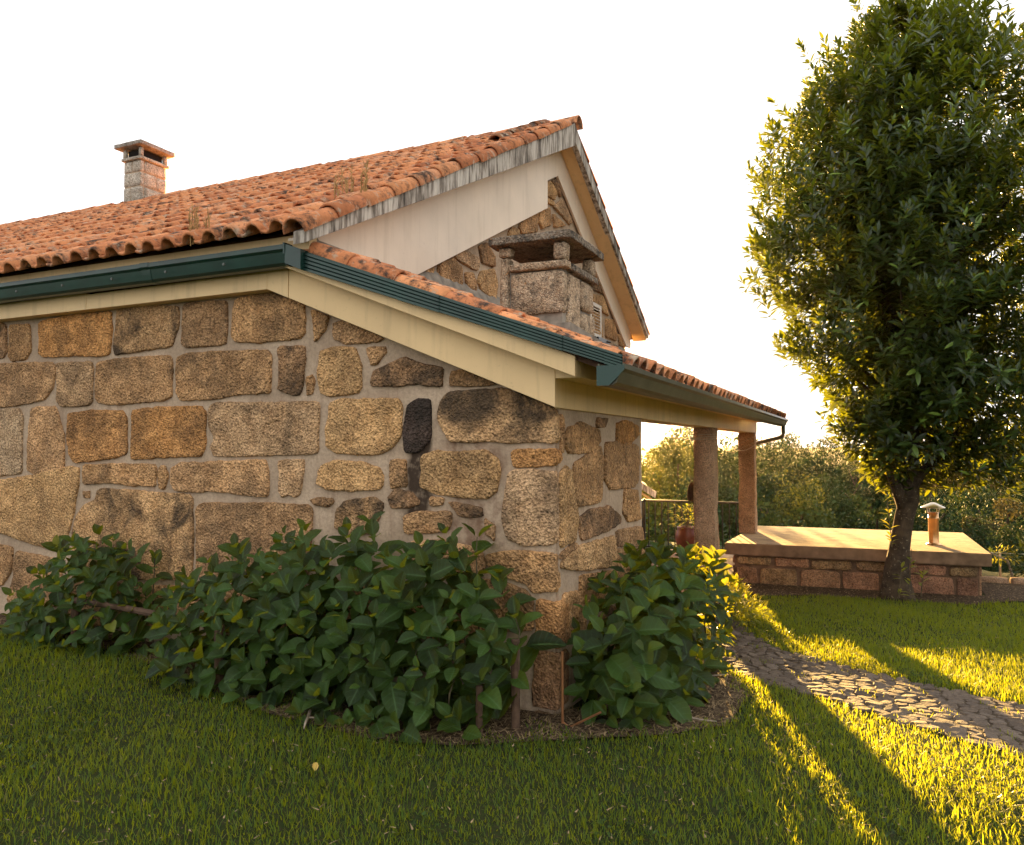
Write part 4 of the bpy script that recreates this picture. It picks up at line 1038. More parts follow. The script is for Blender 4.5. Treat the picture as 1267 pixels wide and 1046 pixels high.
for v in trunk.data.vertices:
    nz = noise.noise_vector(v.co*4.5)*.028 + noise.noise_vector(v.co*13)*.012; v.co += nz
LP = [(1.3, .10), (1.55, .50), (1.8, .78), (2.1, .95), (2.5, 1.15), (2.8, 1.38), (3.4, 1.65), (4.0, 1.98), (4.7, 2.14), (5.4, 2.12), (6.0, 2.02), (6.6, 1.78), (7.1, 1.42), (7.6, 1.0), (7.9, .58), (8.15, .25)]
RP = [(1.2, .8), (1.35, 1.6), (1.5, 2.1), (1.75, 2.4), (2.2, 2.7), (2.8, 2.8), (3.4, 2.85), (4.0, 2.85), (4.7, 2.75), (5.4, 2.55), (6.0, 2.35), (6.6, 2.1), (7.1, 1.7), (7.6, 1.25), (7.9, .8), (8.15, .35)]
def prof_r(T, z):
    for (a, ra), (b, rb) in zip(T, T[1:]):
        if a <= z <= b: return ra + (rb-ra)*(z-a)/(b-a)
    return 0
def crown_r(z, a):
    c = math.cos(a)                             # +1 towards picture right
    w = .5 + .5*c; return prof_r(LP, z)*.94*(1-w) + prof_r(RP, z)*w
LEAF_T = np.array([(0, 0, 0), (-.15, .35, .03), (.15, .35, .03), (0, .38, -.012), (-.125, .7, .01), (.125, .7, .01), (0, .72, -.03), (0, 1, -.09)])
LEAF_F = np.array([(0, 3, 1, 1), (0, 2, 3, 3), (1, 3, 6, 4), (3, 2, 5, 6), (4, 6, 7, 7), (6, 5, 7, 7)])
def clump(seed): return noise.noise(Vector((seed[0]*.9, seed[1]*.9, seed[2]*.9)))
lm = []; lr = []
n_sh = 0; att = 0
while n_sh < 6600 and att < 120000:
    att += 1
    z = rr.uniform(1.2, 8.15); a = rr.uniform(0, 2*math.pi); R = crown_r(z, a)
    if rr.random() > (R/2.8)**1.0 + .05: continue
    f = (1 - rr.random()**1.15*.85)
    if z < 2.1 and rr.random() < .8 and -.40 < R*f*math.cos(a) < .45 and math.sin(a) < .5: continue
    lump = 1 + .24*noise.noise(Vector((math.cos(a)*2.2, math.sin(a)*2.2, z*1.5))) + .15*noise.noise(Vector((math.cos(a)*6, math.sin(a)*6, z*4)))
    if noise.noise(Vector((math.cos(a)*R*1.1 + 4, math.sin(a)*R*1.1, z*1.25)) ) < -.26: continue
    rad = R*f*lump; d = RT*math.cos(a) + FW*math.sin(a)
    p = tp_(.12, .0, z) + d*rad
    young = f > .72 and rr.random() < (.26 if z > 3 else .16)
    up = (.55 + .6*(z - 2)/5) + (.9 if young else 0)
    ax = (d*(.75 - .25*(z/8)) + Vector((rr.uniform(-.35, .35), rr.uniform(-.35, .35), up + rr.uniform(-.25, .25)))).normalized()
    lower = z < 3.2
    m = rr.randint(10, 15) + (4 if young else 0); s0 = rr.uniform(.145, .21); a0 = ax.orthogonal().normalized(); b0 = ax.cross(a0)
    for k in range(m):
        q = k/(m-1); w = k*2.4 + rr.uniform(-.3, .3); sp = math.radians((78 if young else 95) - (60 if young else 70)*q + rr.uniform(-14, 14))
        radv = a0*math.cos(w) + b0*math.sin(w); dd = ax*math.cos(sp) + radv*math.sin(sp)
        if lower: dd = dd + Vector((0, 0, -.45*(1-q)))
        lm.append(leaf_matrix(p - ax*((.34 if young else .20)*(1-q)), dd, ax, s0*(.75 + .35*(1-abs(2*q-.8)))*rr.uniform(.8, 1.1))); lr.append(.97 if young and q > .2 else rr.random()*.92)
    n_sh += 1
for k in range(60):
    z = rr.uniform(2.2, 7.9); a = rr.uniform(0, 2*math.pi); R = crown_r(z, a); d = RT*math.cos(a) + FW*math.sin(a)
    p0 = tp_(.12, 0, z) + d*R*.92; ax = (d*rr.uniform(.25, .8) + Vector((0, 0, 1.0 if z > 3 else .5))).normalized(); L_ = rr.uniform(.3, .55)
    for q in range(int(L_*46)):
        t = rr.random(); w = q*2.4; a0 = ax.orthogonal().normalized(); b0 = ax.cross(a0); sp = math.radians(70 - 42*t + rr.uniform(-12, 12))
        dd = ax*math.cos(sp) + (a0*math.cos(w) + b0*math.sin(w))*math.sin(sp)
        lm.append(leaf_matrix(p0 + ax*L_*t, dd, ax, rr.uniform(.11, .18))); lr.append(.97 if t > .4 and rr.random() < .6 else rr.random()*.92)
def joint_simple(name, mats, mat, parent, kind='stuff', rv=None):
    A = np.array([np.array(m) for m in mats]); P = np.einsum('nij,kj->nki', A[:, :3, :3], LEAF_T) + A[:, None, :3, 3]
    n, k = P.shape[:2]; F = LEAF_F[None] + (np.arange(n)*k)[:, None, None]
    tri = F[:, [0, 1, 4, 5], :3].reshape(-1, 3); qd = F[:, [2, 3], :].reshape(-1, 4)
    return link(name, bulk(name, P.reshape(-1, 3), [tri, qd], np.repeat(rng.random(n) if rv is None else np.array(rv), k), True), mat, parent, kind)
near = sorted(range(len(lm)), key=lambda i: (lm[i].translation - camp).length)
ns = set(near[:2600:9][:280])
TL = pymesh('leaf', LEAF_T, [tuple(f[:3]) if f[2] == f[3] else tuple(f) for f in LEAF_F], True); TL.materials.append(M['tree_leaf'])
for i in ns:
    o = bpy.data.objects.new('leaf', TL); COL.objects.link(o); o.parent = tree; o.matrix_local = lm[i]
joint_simple('crown', [m for i, m in enumerate(lm) if i not in ns], M['tree_leaf'], tree, rv=[q for i, q in enumerate(lr) if i not in ns])
# leafy suckers up the left side and at the foot of the trunk
sk = []; sm_ = MB()
for (r0, z0, r1, z1, n) in ((-.12, .35, -.20, 1.25, 20), (-.10, 1.1, -.30, 1.75, 12), (.25, 1.7, .42, 2.3, 14), (.02, -.3, .06, .35, 10), (-.12, -.3, -.08, .10, 8), (.18, -.3, .22, .1, 8)):
    f0 = -.30 if z0 < .2 else -.12
    p0, p1 = tp_(r0, f0, z0), tp_(r1, f0, z1); sm_.tube([p0, p1], [.008, .004], 5, False)
    for k in range(n):
        t = rr.random(); a = rr.uniform(0, 6.28); d = Vector((math.cos(a), math.sin(a), rr.uniform(.1, .9)))
        sk.append(leaf_matrix(p0.lerp(p1, t), d, Vector((0, 0, 1)), rr.uniform(.10, .17)))
sm_.build('sucker_stem', M['stem'], tree, 'stuff', recalc=False)
joint_simple('sucker_leaves', sk, M['lime_leaf'], tree)

# ------------------------------------------------------------------ railing, pot, plants and small things on the porch
rail = thing('metal_railing', 'black iron railing with thin upright bars at the back of the porch', 'railing')
MB().box(-4.15, -2.2, 15.48, 15.53, .64, .68).build('top_rail', M['black_metal'], rail)
MB().box(-4.15, -2.2, 15.49, 15.52, -.28, -.25).build('bottom_rail', M['black_metal'], rail)
MB().box(-4.19, -4.152, 14.2, 15.53, .64, .68).build('top_rail', M['black_metal'], rail)
for x in np.arange(-4.08, -2.2, .133):
    MB().box(x - .011, x + .011, 15.494, 15.516, -.249, .639).build('baluster', M['black_metal'], rail)
for y in np.arange(14.3, 15.4, .133):
    MB().box(-4.182, -4.16, y - .011, y + .011, -.36, .639).build('baluster', M['black_metal'], rail)
for x in (-4.17, -2.18):
    MB().box(x - .02, x + .02, 15.48, 15.53, -.42, .70).build('post', M['black_metal'], rail)
pot = MB(); pot.add(*lathe([(.001, -.37), (.10, -.372), (.12, -.36), (.19, -.18), (.215, .0), (.20, .11), (.175, .16), (.19, .19), (.18, .20), (.15, .19), (.14, .05)], -3.24, 15.15, 18))
tag(pot.build('flower_pot', M['pot'], smooth=True), 'dark red glazed flower pot standing on the porch before the railing', 'flower pot')
pp = thing('potted_plant', 'yellow-green leafy plant growing in the dark red pot on the porch', 'plant')
pl = []; ps = MB()
for k in range(150):
    a, z, q = rr.uniform(0, 6.28), rr.uniform(.18, .62), rr.random()**.5*.34
    p = Vector((-3.18 + q*math.cos(a), 15.15 + q*math.sin(a)*.8, z))
    pl.append(leaf_matrix(p, Vector((math.cos(a), math.sin(a), rr.uniform(-.3, .8))), Vector((0, 0, 1)), rr.uniform(.08, .14)))
    if k % 12 == 0: ps.tube([(-3.24, 15.15, .12), p], .006, 4, False)
ps.build('stem', M['stem'], pp, recalc=False); joint_simple('leaves', pl, M['lime_leaf'], pp)
hb = MB(); hb.add(*lathe([(.001, 1.28), (.025, 1.27), (.048, 1.23), (.062, 1.16), (.062, 1.06), (.05, 1.03), (.001, 1.025)], -2.15, 10.40, 14))
hb.tube([(-2.12, 10.40, 1.30), (-2.17, 10.40, 1.36), (-2.165, 10.40, 1.29)], .006, 5)
tag(hb.build('hanging_ornament', M['wood'], smooth=True), 'small brown bell-shaped ornament hung on the left side of the nearer porch pillar', 'ornament')
wl = MB()
def sag(a, b, d, n=10): return [Vector(a).lerp(Vector(b), k/n) + Vector((0, 0, -d*4*(k/n)*(1-k/n))) for k in range(n+1)]
wl.tube(sag((-1.9, 6.9, 1.93), (-2.0, 10.22, 1.86), .05), .004, 4)
for (y0, z0) in ((10.24, 1.90), (10.24, 1.84), (10.24, 1.87)): wl.tube([(-2.13, y0, z0), (-1.8, y0, z0 + .015), (-1.805, y0 + .32, z0 + .02)], .004, 4)
wl.tube(sag((-1.82, 10.55, 1.84), (-1.80, 14.12, 1.80), .13), .004, 4); wl.tube(sag((-1.82, 10.55, 1.80), (-2.08, 14.12, 1.70), .09), .004, 4)
for z0 in (1.86, 1.76): wl.tube([(-2.11, 14.11, z0 - .07), (-1.82, 14.11, z0 + .07), (-1.80, 14.4, z0 + .08)], .004, 4)
tag(wl.build('wire_line', M['wire'], recalc=False), 'thin pale wire looped round the porch pillars and sagging between them', 'wire')

# ------------------------------------------------------------------ things in the flower bed
def stake(x, y, z0, z1, r, label, name='wooden_stake', mat='wood', lean=(0, 0)):
    m = MB(); n = 6
    m.tube([(x + lean[0]*k/n + noise.noise(Vector((x*9, k, 0)))*.006, y + lean[1]*k/n, z0 + (z1-z0)*k/n) for k in range(n+1)], [r*(1 + .12*noise.noise(Vector((x, k*2, 3)))) for k in range(n+1)], 8)
    return tag(m.build(name, M[mat], smooth=False), label, 'stake')
stake(-2.00, 4.40, -.05, .56, .028, 'brown wooden stake in the bed nearest the house corner')
stake(-2.17, 4.24, -.05, .30, .022, 'short wooden stake at the front edge of the widest hydrangea bush')
stake(-4.15, 4.12, .0, .50, .034, 'dark wooden stake under the left half of the widest hydrangea bush')
stake(-5.98, 4.36, .02, .42, .030, 'dark wooden stake under the smaller left hydrangea bush')
rl = MB().tube([(-5.95, 4.33, .49), (-5.5, 4.32, .485), (-4.95, 4.33, .455)], .026, 8)
tag(rl.build('support_rail', M['wood']), 'weathered wooden rail lying between the two left hydrangea bushes', 'rail')
cpz = MB().tube([(-1.775, 4.62, -.02), (-1.775, 4.62, .46)], .009, 8).tube([(-1.775, 4.62, .02), (-1.72, 4.60, .0), (-1.5, 4.55, .14)], .007, 6)
tag(cpz.build('copper_pipe', M['copper'], recalc=False), 'thin upright copper pipe at the foot of the house corner', 'pipe')
def twig(x, y, ln, a, label):
    m = MB(); p = [Vector((x + math.cos(a)*ln*k/5, y + math.sin(a)*ln*k/5, gz(x, y) + .035 + .012*noise.noise(Vector((k*1.7, x*7, 0))))) for k in range(6)]
    m.tube(p, [.011, .010, .009, .008, .007, .004], 6); m.tube([p[2], p[2] + Vector((math.cos(a+.7)*ln*.25, math.sin(a+.7)*ln*.25, .02))], [.006, .003], 5)
    return tag(m.build('fallen_twig', M['grey_twig']), label, 'twig')
twig(-1.42, 5.95, .50, .75, 'grey fallen twig beside the right hydrangea bush, nearer the path')
twig(-1.32, 5.08, .42, -.05, 'grey fallen twig on the mulch, nearest the lawn')
twig(-3.30, 4.06, .34, -1.0, 'short grey twig at the lawn edge below the widest hydrangea bush')
fl_v, fl_f = leaf_grid(.062, .036, .35, .1, .05, 3)
fy_ = link('fallen_leaf', pymesh('fallen_leaf', fl_v, fl_f, True), mat_plain('yellow_leaf', (.40, .27, .06), .6, .3)); fy_.location = (-2.66, 3.31, .05); fy_.rotation_euler = (.5, .2, .7)
tag(fy_, 'single yellow fallen leaf lying on the shaded lawn', 'leaf')
# dry weeds rooted between the roof tiles
def weed(x, y, n, h, spread, label, seed):
    r = random.Random(seed); t = MB(); heads = MB()
    z = bed(y) + .04
    for k in range(n):
        bx, by = x + r.uniform(-spread, spread), y + r.uniform(-.1, .1); bz = bed(by) + .03; hh = h*r.uniform(.35, 1.0)
        l = Vector((r.uniform(-.06, .06), r.uniform(-.06, .06), 1))*hh
        t.tube([(bx, by, bz), (bx + l.x*.4, by + l.y*.4, bz + l.z*.5), (bx + l.x, by + l.y, bz + l.z)], [.004, .0035, .002], 4, False)
        for q in range(6): 
            f = .4 + .1*q; heads.tube([(bx + l.x*f, by + l.y*f, bz + l.z*f), (bx + l.x*f + r.uniform(-.03, .03), by + l.y*f + r.uniform(-.03, .03), bz + l.z*f + .05)], [.0055, .002], 4, False)
    o = thing('dry_weed', label, 'weed', 'dry weeds on the roof'); t.build('stalk', M['dry'], o, recalc=False); heads.build('seed_heads', M['dry'], o, 'stuff', recalc=False); return o
weed(-3.90, 5.28, 13, .36, .15, 'tall dry brown weeds rising from the roof tiles near the stained verge', 4)
weed(-4.72, 4.42, 8, .34, .09, 'thin dry weeds sprouting at the eave above the green gutter', 6)

# ------------------------------------------------------------------ beyond the lawn: edging, post, shrub, yellow clump
ed = thing('stone_edging', 'low reddish stone edging right of the concrete slab at the end of the lawn', 'edging')
for k in range(8):
    x = 1.56 + .42*k; y = 14.3 + .02*k
    block(x, x + .40, y, y + .16, -.5, -.30 + random.uniform(-.015, .015), 'stone', M['granite_post'], ed, k, .008, 3)
fp = thing('wire_fence', 'thin grey fence post with wire right of the concrete slab', 'fence')
MB().tube([(1.93, 15.0, -.6), (1.93, 15.0, .02)], .02, 8).build('post', M['steel'], fp); MB().tube([(3.6, 15.0, -.6), (3.6, 15.0, .02)], .02, 8).build('post', M['steel'], fp)
MB().tube([(1.4, 15.03, .01), (1.93, 15.025, .0), (3.6, 15.025, .0)], .006, 5).build('wire', M['steel'], fp, recalc=False)
def leaf_blob(name, c, rad, n, size, mat, parent, seed):
    r = random.Random(seed); L = []
    for k in range(n):
        u = Vector((r.gauss(0, 1), r.gauss(0, 1), r.gauss(0, 1))).normalized(); f = r.random()**.35; f *= 1 + .2*noise.noise(u*2.3 + Vector((seed, 0, 0)))
        p = Vector(c) + Vector((u.x*rad[0], u.y*rad[1], u.z*rad[2]))*f
        L.append(leaf_matrix(p, u + Vector((r.uniform(-.7, .7), r.uniform(-.7, .7), r.uniform(-.5, .8))), Vector((0, 0, 1)), size*r.uniform(.6, 1.2)))
    return joint_simple(name, L, mat, parent)
sb = thing('round_shrub', 'small rounded shrub by the fence post right of the concrete slab', 'shrub')
leaf_blob('foliage', (2.5, 15.1, -.15), (.52, .45, .45), 900, .13, M['far_leaf'], sb, 3)
MB().tube([(2.5, 15.1, -.6), (2.5, 15.1, -.1)], .03, 6).build('stem', M['stem'], sb)
lb = thing('leaning_branch', 'pale leafy branch leaning beside the fence post', 'branch')
MB().tube([(2.12, 14.95, -.45), (2.02, 14.9, -.1), (1.75, 14.88, .03), (1.55, 14.88, -.06)], [.022, .018, .012, .006], 6).build('stem', M['grey_twig'], lb)
leaf_blob('foliage', (1.85, 14.88, .0), (.38, .2, .12), 90, .11, M['lime_leaf'], lb, 6)
yc = thing('yellow_plant_clump', 'low yellowish sunlit plant clump at the path edge by the porch', 'plant')
for (x, y, q, h) in ((-1.30, 8.95, .24, .22), (-1.48, 9.75, .16, .20), (-1.62, 10.5, .14, .22)):
    leaf_blob('foliage', (x, y, gz(x, y) + h*.6), (q, q*1.5, h), 260, .10, M['lime_leaf'], yc, int(x*100))

# ------------------------------------------------------------------ neighbouring house lower down behind the porch
nh = thing('neighbouring_house', 'small pale neighbouring house with white-edged roof behind the porch railing', 'house')
nh.location = (-5.62, 22.0, 0); nh.rotation_euler = (0, 0, math.radians(17))
MB().prism([(-5.9, -6), (-.38, -6), (-.38, .34), (-2.9, 2.0), (-5.9, .0)], 'y', .4, 6).build('wall', M['cream'], nh)
MB().prism([(-6.2, -.05), (-2.9, 2.13), (.0, .30), (-.04, .42), (-2.9, 2.30), (-6.2, .1)], 'y', .0, 6.2).build('roof', M['tile'], nh)
MB().prism([(-2.9, 2.12), (.02, .28), (.06, .46), (-2.9, 2.33)], 'y', -.09, -.01).build('verge_board', M['stained'], nh)
MB().prism([(-2.9, 2.02), (-.06, .25), (-.06, .19), (-2.9, 1.95)], 'y', .02, .38).build('soffit', M['cream'], nh)
w_ = MB().box(-2.2, -1.5, .34, .395, -1.4, -.3).build('window', M['white'], nh); MB().box(-2.1, -1.6, .325, .338, -1.3, -.4).build('pane', M['dark'], w_)
# ------------------------------------------------------------------ woodland beyond the terrace
def crown_mesh(seed, n, lobes, leaf, squash=1.0):
    """crown about 1 unit in radius and 2 units high: leaves gathered on many lobes, gaps between them"""
    r = np.random.default_rng(seed); rp = random.Random(seed); cs = []
    for k in range(lobes):
        while True:
            c = np.array([rp.uniform(-1, 1), rp.uniform(-1, 1), rp.uniform(-1, 1)])
            if .30 < np.linalg.norm(c*np.array([1, 1, .9])) < .86: break
        cs.append((c, rp.uniform(.20, .40)))
    V = []; 
    per = n // lobes
    P = []; D = []
    for c, q in cs:
        u = r.normal(size=(per, 3)); u /= np.linalg.norm(u, axis=1)[:, None]
        f = r.random(per)[:, None]**.24
        f = f*(1 + .16*np.sin(u[:, :1]*7 + c[0]*9)*np.cos(u[:, 1:2]*6 + c[1]*5))
        P.append(c + u*q*f); D.append(u)
    P = np.concatenate(P); D = np.concatenate(D); P[:, 2] = P[:, 2]*squash
    N = len(P); d = D*.6 + r.normal(size=(N, 3))*.7; d /= np.linalg.norm(d, axis=1)[:, None]
    t = np.cross(d, r.normal(size=(N, 3))); t /= np.linalg.norm(t, axis=1)[:, None]
    L = leaf*r.uniform(.6, 1.3, (N, 1))
    a = P - d*L*.5; b = P + t*L*.32; c2 = P + d*L*.5; e = P - t*L*.32
    V = np.stack([a, b, c2, e], 1).reshape(-1, 3)
    F = np.arange(N*4).reshape(-1, 4)
    return bulk('crown', V, [F], np.repeat(r.random(N), 4))
CR = [crown_mesh(1, 11000, 22, .075), crown_mesh(2, 11000, 18, .075, .9), crown_mesh(3, 11000, 26, .07, 1.1), crown_mesh(4, 10000, 16, .08, 1.2)]
CRN = [crown_mesh(11, 15000, 46, .055), crown_mesh(12, 15000, 52, .052, 1.15)]
TRK = {}
def far_tree(px, d, ztop, rad, hgt, mat, label, group, mesh, seed):
    """tree at picture bearing px (photograph pixels) and d metres out; crown top at ztop"""
    r = random.Random(seed)
    rr_ = (px - 633.5)/960*d; p = RT*rr_ + FW*d; base = gz(p.x, p.y)
    o = thing('woodland_tree', label, 'tree', group, loc=(p.x, p.y, base))
    me = mesh if mat in [m.name for m in mesh.materials] else None
    if me is None:
        me = mesh.copy(); me.materials.clear(); me.materials.append(M[mat])
    c = bpy.data.objects.new('crown', me); COL.objects.link(c); c.parent = o
    c.location = (0, 0, ztop - base - hgt); c.scale = (rad, rad, hgt); c.rotation_euler = (0, 0, r.uniform(0, 6.28))
    m = MB(); hh = ztop - base - hgt*.6
    m.tube([(0, 0, -.3), (r.uniform(-.1, .1), 0, hh*.5), (r.uniform(-.2, .2), r.uniform(-.2, .2), hh)], [.22, .17, .08], 7)
    for q in range(4):
        a = r.uniform(0, 6.28); m.tube([(0, 0, hh*(.55 + .1*q)), (rad*.55*math.cos(a), rad*.55*math.sin(a), hh*(.7 + .1*q) + hgt*.25)], [.08, .03], 5, False)
    m.build('trunk', M['bark'], o, recalc=False)
    return o
for q in CR: q.materials.append(M['far_leaf'])
for q in CRN: q.materials.append(M['far_leaf'])
RT3 = RT
cache = {}
def variant(mesh, mat):
    k = (mesh.name, mat)
    if k not in cache:
        if mat == 'far_leaf': cache[k] = mesh
        else:
            c = mesh.copy(); c.materials.clear(); c.materials.append(M[mat]); cache[k] = c
    return cache[k]
def ft(px, d, y, rad, hgt, mat, label, group, mesh, seed):
    zt = 1.75 + (553 - y)/960*d
    far_tree(px, d, zt, rad, hgt, mat, label, group, variant(mesh, mat), seed)
GRP = 'trees of the woodland beyond the terrace'
LB = 'dark leafy woodland tree in the valley beyond the terrace'
ft(838, 34, 548, 2.1, 2.6, 'far_leaf_yellow', 'sunlit yellowish tree seen between the stone wall and the nearer porch pillar', None, CRN[0], 1)
ft(812, 46, 552, 3.0, 3.4, 'far_leaf_yellow', 'pale golden tree just right of the stone wall end behind the railing', None, CR[0], 2)
ft(868, 52, 541, 3.4, 4.0, 'far_leaf', 'tall tree rising behind the nearer porch pillar', None, CR[2], 3)
ft(985, 27, 607, 1.5, 1.9, 'far_leaf_yellow', 'light green bushy tree just behind the left part of the concrete slab', None, CRN[1], 4)
ft(1032, 29, 618, 1.3, 1.6, 'far_leaf', 'small round tree behind the slab, left of the evergreen trunk', None, CRN[0], 5)
ft(1240, 27, 618, 1.4, 1.3, 'far_leaf_brown', 'brownish tree at the far right beyond the slab', None, CR[1], 6)
ft(1195, 25, 640, 1.5, 1.6, 'far_leaf', 'mid green tree behind the right end of the slab', None, CRN[1], 7)
ft(1262, 22, 655, 1.2, 1.6, 'far_leaf', 'leafy tree low at the right edge behind the fence post', None, CRN[0], 8)
sd = 20; R4 = random.Random(44)
for (d, y0, y1, x0, x1, step, rad, row) in ((31, 600, 625, 820, 1290, 62, 2.0, 'nearest row of the woodland, just below the slab'), (42, 578, 600, 800, 1290, 66, 2.7, 'second row of the woodland beyond the terrace'), (58, 560, 578, 800, 1300, 58, 3.3, 'middle of the woodland beyond the terrace'), (80, 552, 562, 800, 1300, 48, 3.9, 'back of the woodland near the skyline'), (112, 546, 553, 800, 1300, 40, 4.6, 'farthest row of the woodland, along the skyline')):
    x = x0 + R4.uniform(0, 20)
    while x < x1:
        mt = R4.choice(('far_leaf', 'far_leaf', 'far_leaf', 'far_leaf', 'far_leaf', 'far_leaf_yellow')) if d > 35 else 'far_leaf'
        ft(x, d*R4.uniform(.93, 1.08), R4.uniform(y0, y1), rad*R4.uniform(.85, 1.2), rad*R4.uniform(1.0, 1.4), mt, ('dark green' if mt == 'far_leaf' else 'yellowish') + ' tree in the ' + row, ('dark green' if mt == 'far_leaf' else 'yellowish') + ' trees of the ' + row.split(',')[0], R4.choice(CR), sd)
        sd += 1; x += step*R4.uniform(.8, 1.2)
# underwood that reads as one mass between the trunks
uw = []; r5 = np.random.default_rng(5)
N = 70000; dd = r5.uniform(21, 70, N); pxx = r5.uniform(780, 1320, N); q = (pxx - 633.5)/960*dd
P = np.stack([RT.x*q + FW.x*dd, RT.y*q + FW.y*dd, np.zeros(N)], 1); P[:, 2] = gz_np(P[:, 0], P[:, 1]) + r5.random(N)**1.5*2.6*(.6 + .4*np.sin(P[:, 0]*1.3)*np.cos(P[:, 1]*.9))
d3 = r5.normal(size=(N, 3)); d3 /= np.linalg.norm(d3, axis=1)[:, None]; t3 = np.cross(d3, r5.normal(size=(N, 3))); t3 /= np.linalg.norm(t3, axis=1)[:, None]
Ls = r5.uniform(.07, .16, (N, 1))*(.4 + dd[:, None]/28); V = np.stack([P - d3*Ls*.5, P + t3*Ls*.35, P + d3*Ls*.5, P - t3*Ls*.35], 1).reshape(-1, 3)
link('undergrowth', bulk('undergrowth', V, [np.arange(N*4).reshape(-1, 4)], np.repeat(r5.random(N), 4)), M['far_leaf'], kind='stuff')

# ------------------------------------------------------------------ straw mulch and lawn grass
def poly_mask(x, y, poly):
    c = np.zeros(len(x), bool); n = len(poly)
    for i in range(n):
        x1, y1 = poly[i]; x2, y2 = poly[(i+1) % n]
        with np.errstate(divide='ignore', invalid='ignore'):
            cc = ((y1 > y) != (y2 > y)) & (x < (x2-x1)*(y-y1)/(y2-y1 + 1e-12)+x1)
        c ^= cc
    return c
def blades(n, x, y, h, w, lean, name, mat, lift=0.0, flat=None, r=rng):
    z = gz_np(x, y) + lift
    az = r.uniform(0, 2*np.pi, n); ln = r.uniform(.2, 1.0, n)*lean
    dx, dy = np.cos(az), np.sin(az); sa = az + np.pi/2 + r.uniform(-.6, .6, n); sx, sy = np.cos(sa)*w/2, np.sin(sa)*w/2
    vz = np.sqrt(np.maximum(.05, 1 - ln**2)) if flat is None else np.full(n, flat)
    base = np.stack([x, y, z], 1); S = np.stack([sx, sy, np.zeros(n)], 1)
    m1 = base + np.stack([dx*ln*h*.35, dy*ln*h*.35, vz*h*.55], 1); tip = base + np.stack([dx*ln*h, dy*ln*h, vz*h*.95], 1)
    V = np.stack([base - S, base + S, m1 - S*.8, m1 + S*.8, tip], 1).reshape(-1, 3)
    b = np.arange(n)*5
    return bulk(name, V, [np.stack([b, b+1, b+3, b+2], 1), np.stack([b+2, b+3, b+4], 1)], np.repeat(r.random(n), 5), True)
NO = [BED, PATH, SF, SOIL]
def lawn(n, x0, x1, y0, y1, dens_fn=None):
    x = rng.uniform(x0, x1, n); y = rng.uniform(y0, y1, n)
    k = np.ones(n, bool)
    for p in NO:
        pj = [(a + .0, b) for a, b in p]
        k &= ~poly_mask(x + rng.normal(0, .035, n), y + rng.normal(0, .035, n), pj)
    k &= ~((x < -1.8) & (y > 4.55)) & ~((x < 1.6) & (y > 12.6)) & ~((x < -1.45) & (y > 8.9)) & ~((y > 4.1 + .03*np.abs(x)) & (x < -5.0) & (y > 4.5))
    if dens_fn is not None: k &= rng.random(n) < dens_fn(x, y)
    return x[k], y[k]
def view(x, y, px0=-260, px1=2700, dmin=2.2, dmax=15):
    rr_ = x*RT.x + y*RT.y; d = x*FW.x + y*FW.y; px = 633.5 + 960*rr_/np.maximum(d, .01)
    return (px > px0) & (px < px1) & (d > dmin) & (d < dmax)
gxs, gys = [], []
x, y = lawn(560000, -9.5, 8.0, 1.2, 12.6, lambda x, y: np.where(view(x, y), np.clip(1.5 - .085*(x*FW.x + y*FW.y), .45, 1), .05))
n = len(x); dcam = x*FW.x + y*FW.y
pn = np.sin(x*2.1 + 1.3)*np.cos(y*1.7) + .6*np.sin(x*5.3 + y*4.1)
h = rng.uniform(.03, .075, n)*(1 + .26*pn)
tall = rng.random(n) < .03; h[tall] *= 1.5
w = rng.uniform(.004, .0075, n)*np.clip(.7 + dcam*.055, .8, 1.6)
lg_ = link('lawn_grass', blades(n, x, y, h, w, .85, 'lawn_grass', M['grass']), M['grass'], kind='stuff')
# sparse tufts in the joints of the path
x = rng.uniform(-1.5, 3.0, 26000); y = rng.uniform(4.8, 9, 26000)
cl = np.sin(x*7.3 + 2)*np.sin(y*9.1) + .5*np.sin(x*23 + y*17)
k = poly_mask(x, y, PATH) & ((cl > .72) | (~poly_mask(x + .10, y - .08, PATH)) | (~poly_mask(x - .10, y + .08, PATH))); x, y = x[k], y[k]; n = len(x)
link('path_grass', blades(n, x, y, rng.uniform(.02, .055, n), rng.uniform(.004, .007, n), .9, 'path_grass', M['grass']), M['grass'], kind='stuff')
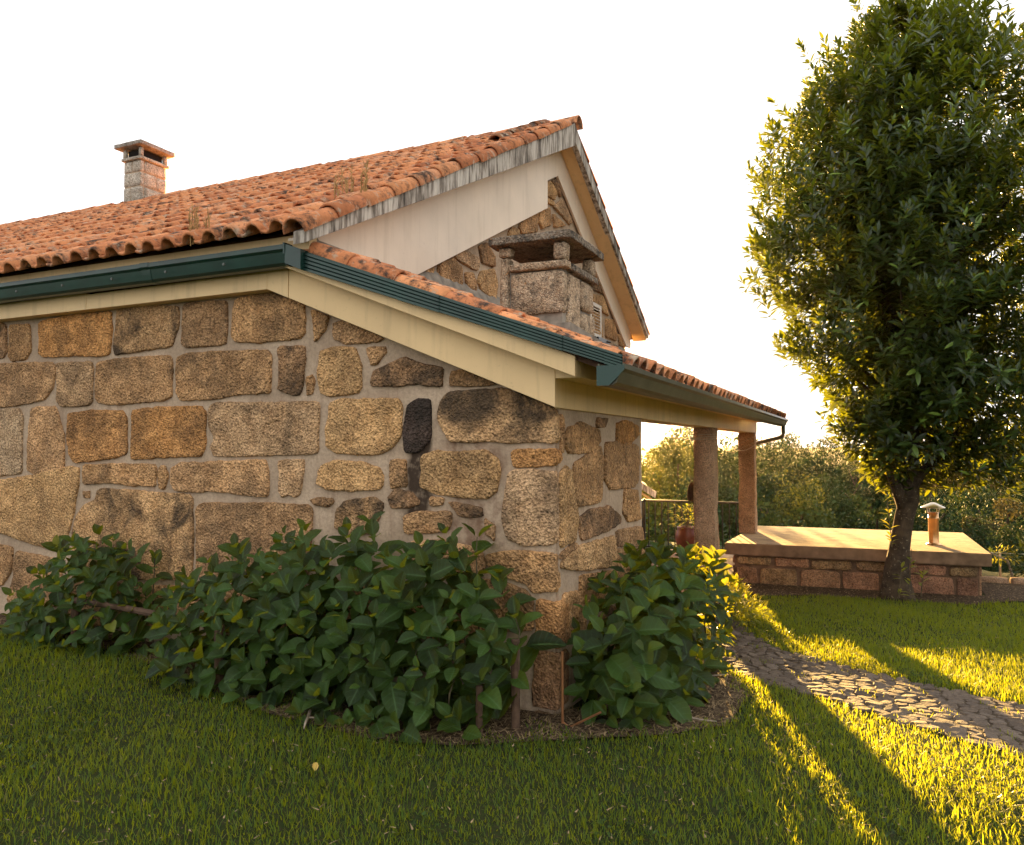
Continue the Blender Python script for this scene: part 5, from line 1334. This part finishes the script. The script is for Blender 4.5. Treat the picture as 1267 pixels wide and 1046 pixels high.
# clover and broad-leaved weeds in patches of the lawn, and a scatter of dry bits
x, y = lawn(60000, -6, 4, 2.0, 9.5); cl = np.sin(x*1.9 + 4)*np.sin(y*2.3 + 1) + .5*np.sin(x*5.1 + y*3.7)
k = view(x, y) & (cl > .75); x, y = x[k], y[k]; n = len(x)
rad = rng.uniform(.005, .013, n); zc = gz_np(x, y) + rng.uniform(.025, .055, n); ang = rng.uniform(0, 6.28, n)
VV = [np.stack([x + np.cos(ang + a)*rad*f, y + np.sin(ang + a)*rad*f, zc + rng.normal(0, .004, n)], 1) for a, f in ((0, 1), (1.05, .75), (2.1, 1), (3.14, .75), (4.19, 1), (5.24, .75))]
link('lawn_clover', bulk('lawn_clover', np.stack(VV, 1).reshape(-1, 3), [np.arange(n*6).reshape(-1, 6)], np.repeat(rng.random(n)*.9, 6)), M['hyd'], kind='stuff')
x, y = lawn(5200, -6, 4, 2.0, 11.5); n = len(x)
link('lawn_debris', blades(n, x, y, rng.uniform(.02, .06, n), rng.uniform(.003, .010, n), 1.0, 'lawn_debris', M['straw'], lift=.045, flat=.12), M['straw'], kind='stuff')
# weeds and thin grass creeping into the bed
x = rng.uniform(-8, -.7, 60000); y = rng.uniform(3.85, 7.2, 60000)
cl = np.sin(x*3.3 + 1)*np.sin(y*4.7 + .5) + .5*np.sin(x*9 + y*11)
k = poly_mask(x, y, BED) & (cl > .35) & ((y < 4.6) | (x > -1.0)); x, y = x[k], y[k]; n = len(x)
link('bed_weeds', blades(n, x, y, rng.uniform(.02, .06, n), rng.uniform(.006, .014, n), .95, 'bed_weeds', M['grass']), M['grass'], kind='stuff')
# straw and leaf litter
def litter(n, x0, x1, y0, y1, poly, name, mat, ln=(.04, .14), w=(.003, .007)):
    x = rng.uniform(x0, x1, n); y = rng.uniform(y0, y1, n); k = poly_mask(x, y, poly); x, y = x[k], y[k]; n = len(x)
    return link(name, blades(n, x, y, rng.uniform(*ln, n), rng.uniform(*w, n), 1.0, name, mat, lift=.02, flat=.12), mat, kind='stuff')
litter(42000, -8.3, -.7, 3.85, 7.4, BED, 'straw_litter', M['straw'])
litter(6000, -2, 2.9, 11.3, 14.6, SOIL, 'leaf_litter', M['straw'], (.03, .08), (.008, .02))

# ------------------------------------------------------------------ thin evening haze
hz = bpy.data.materials.new('haze'); hz.use_nodes = True; ht = hz.node_tree; ht.nodes.clear()
pv_ = ht.nodes.new('ShaderNodeVolumePrincipled'); pv_.inputs['Color'].default_value = (1.0, .93, .82, 1); pv_.inputs['Density'].default_value = .00007; pv_.inputs['Anisotropy'].default_value = .9
ho = ht.nodes.new('ShaderNodeOutputMaterial'); ht.links.new(pv_.outputs[0], ho.inputs['Volume'])
MB().box(-640, 640, -70, 920, -9.6, 12.0).build('haze', hz, kind='stuff')
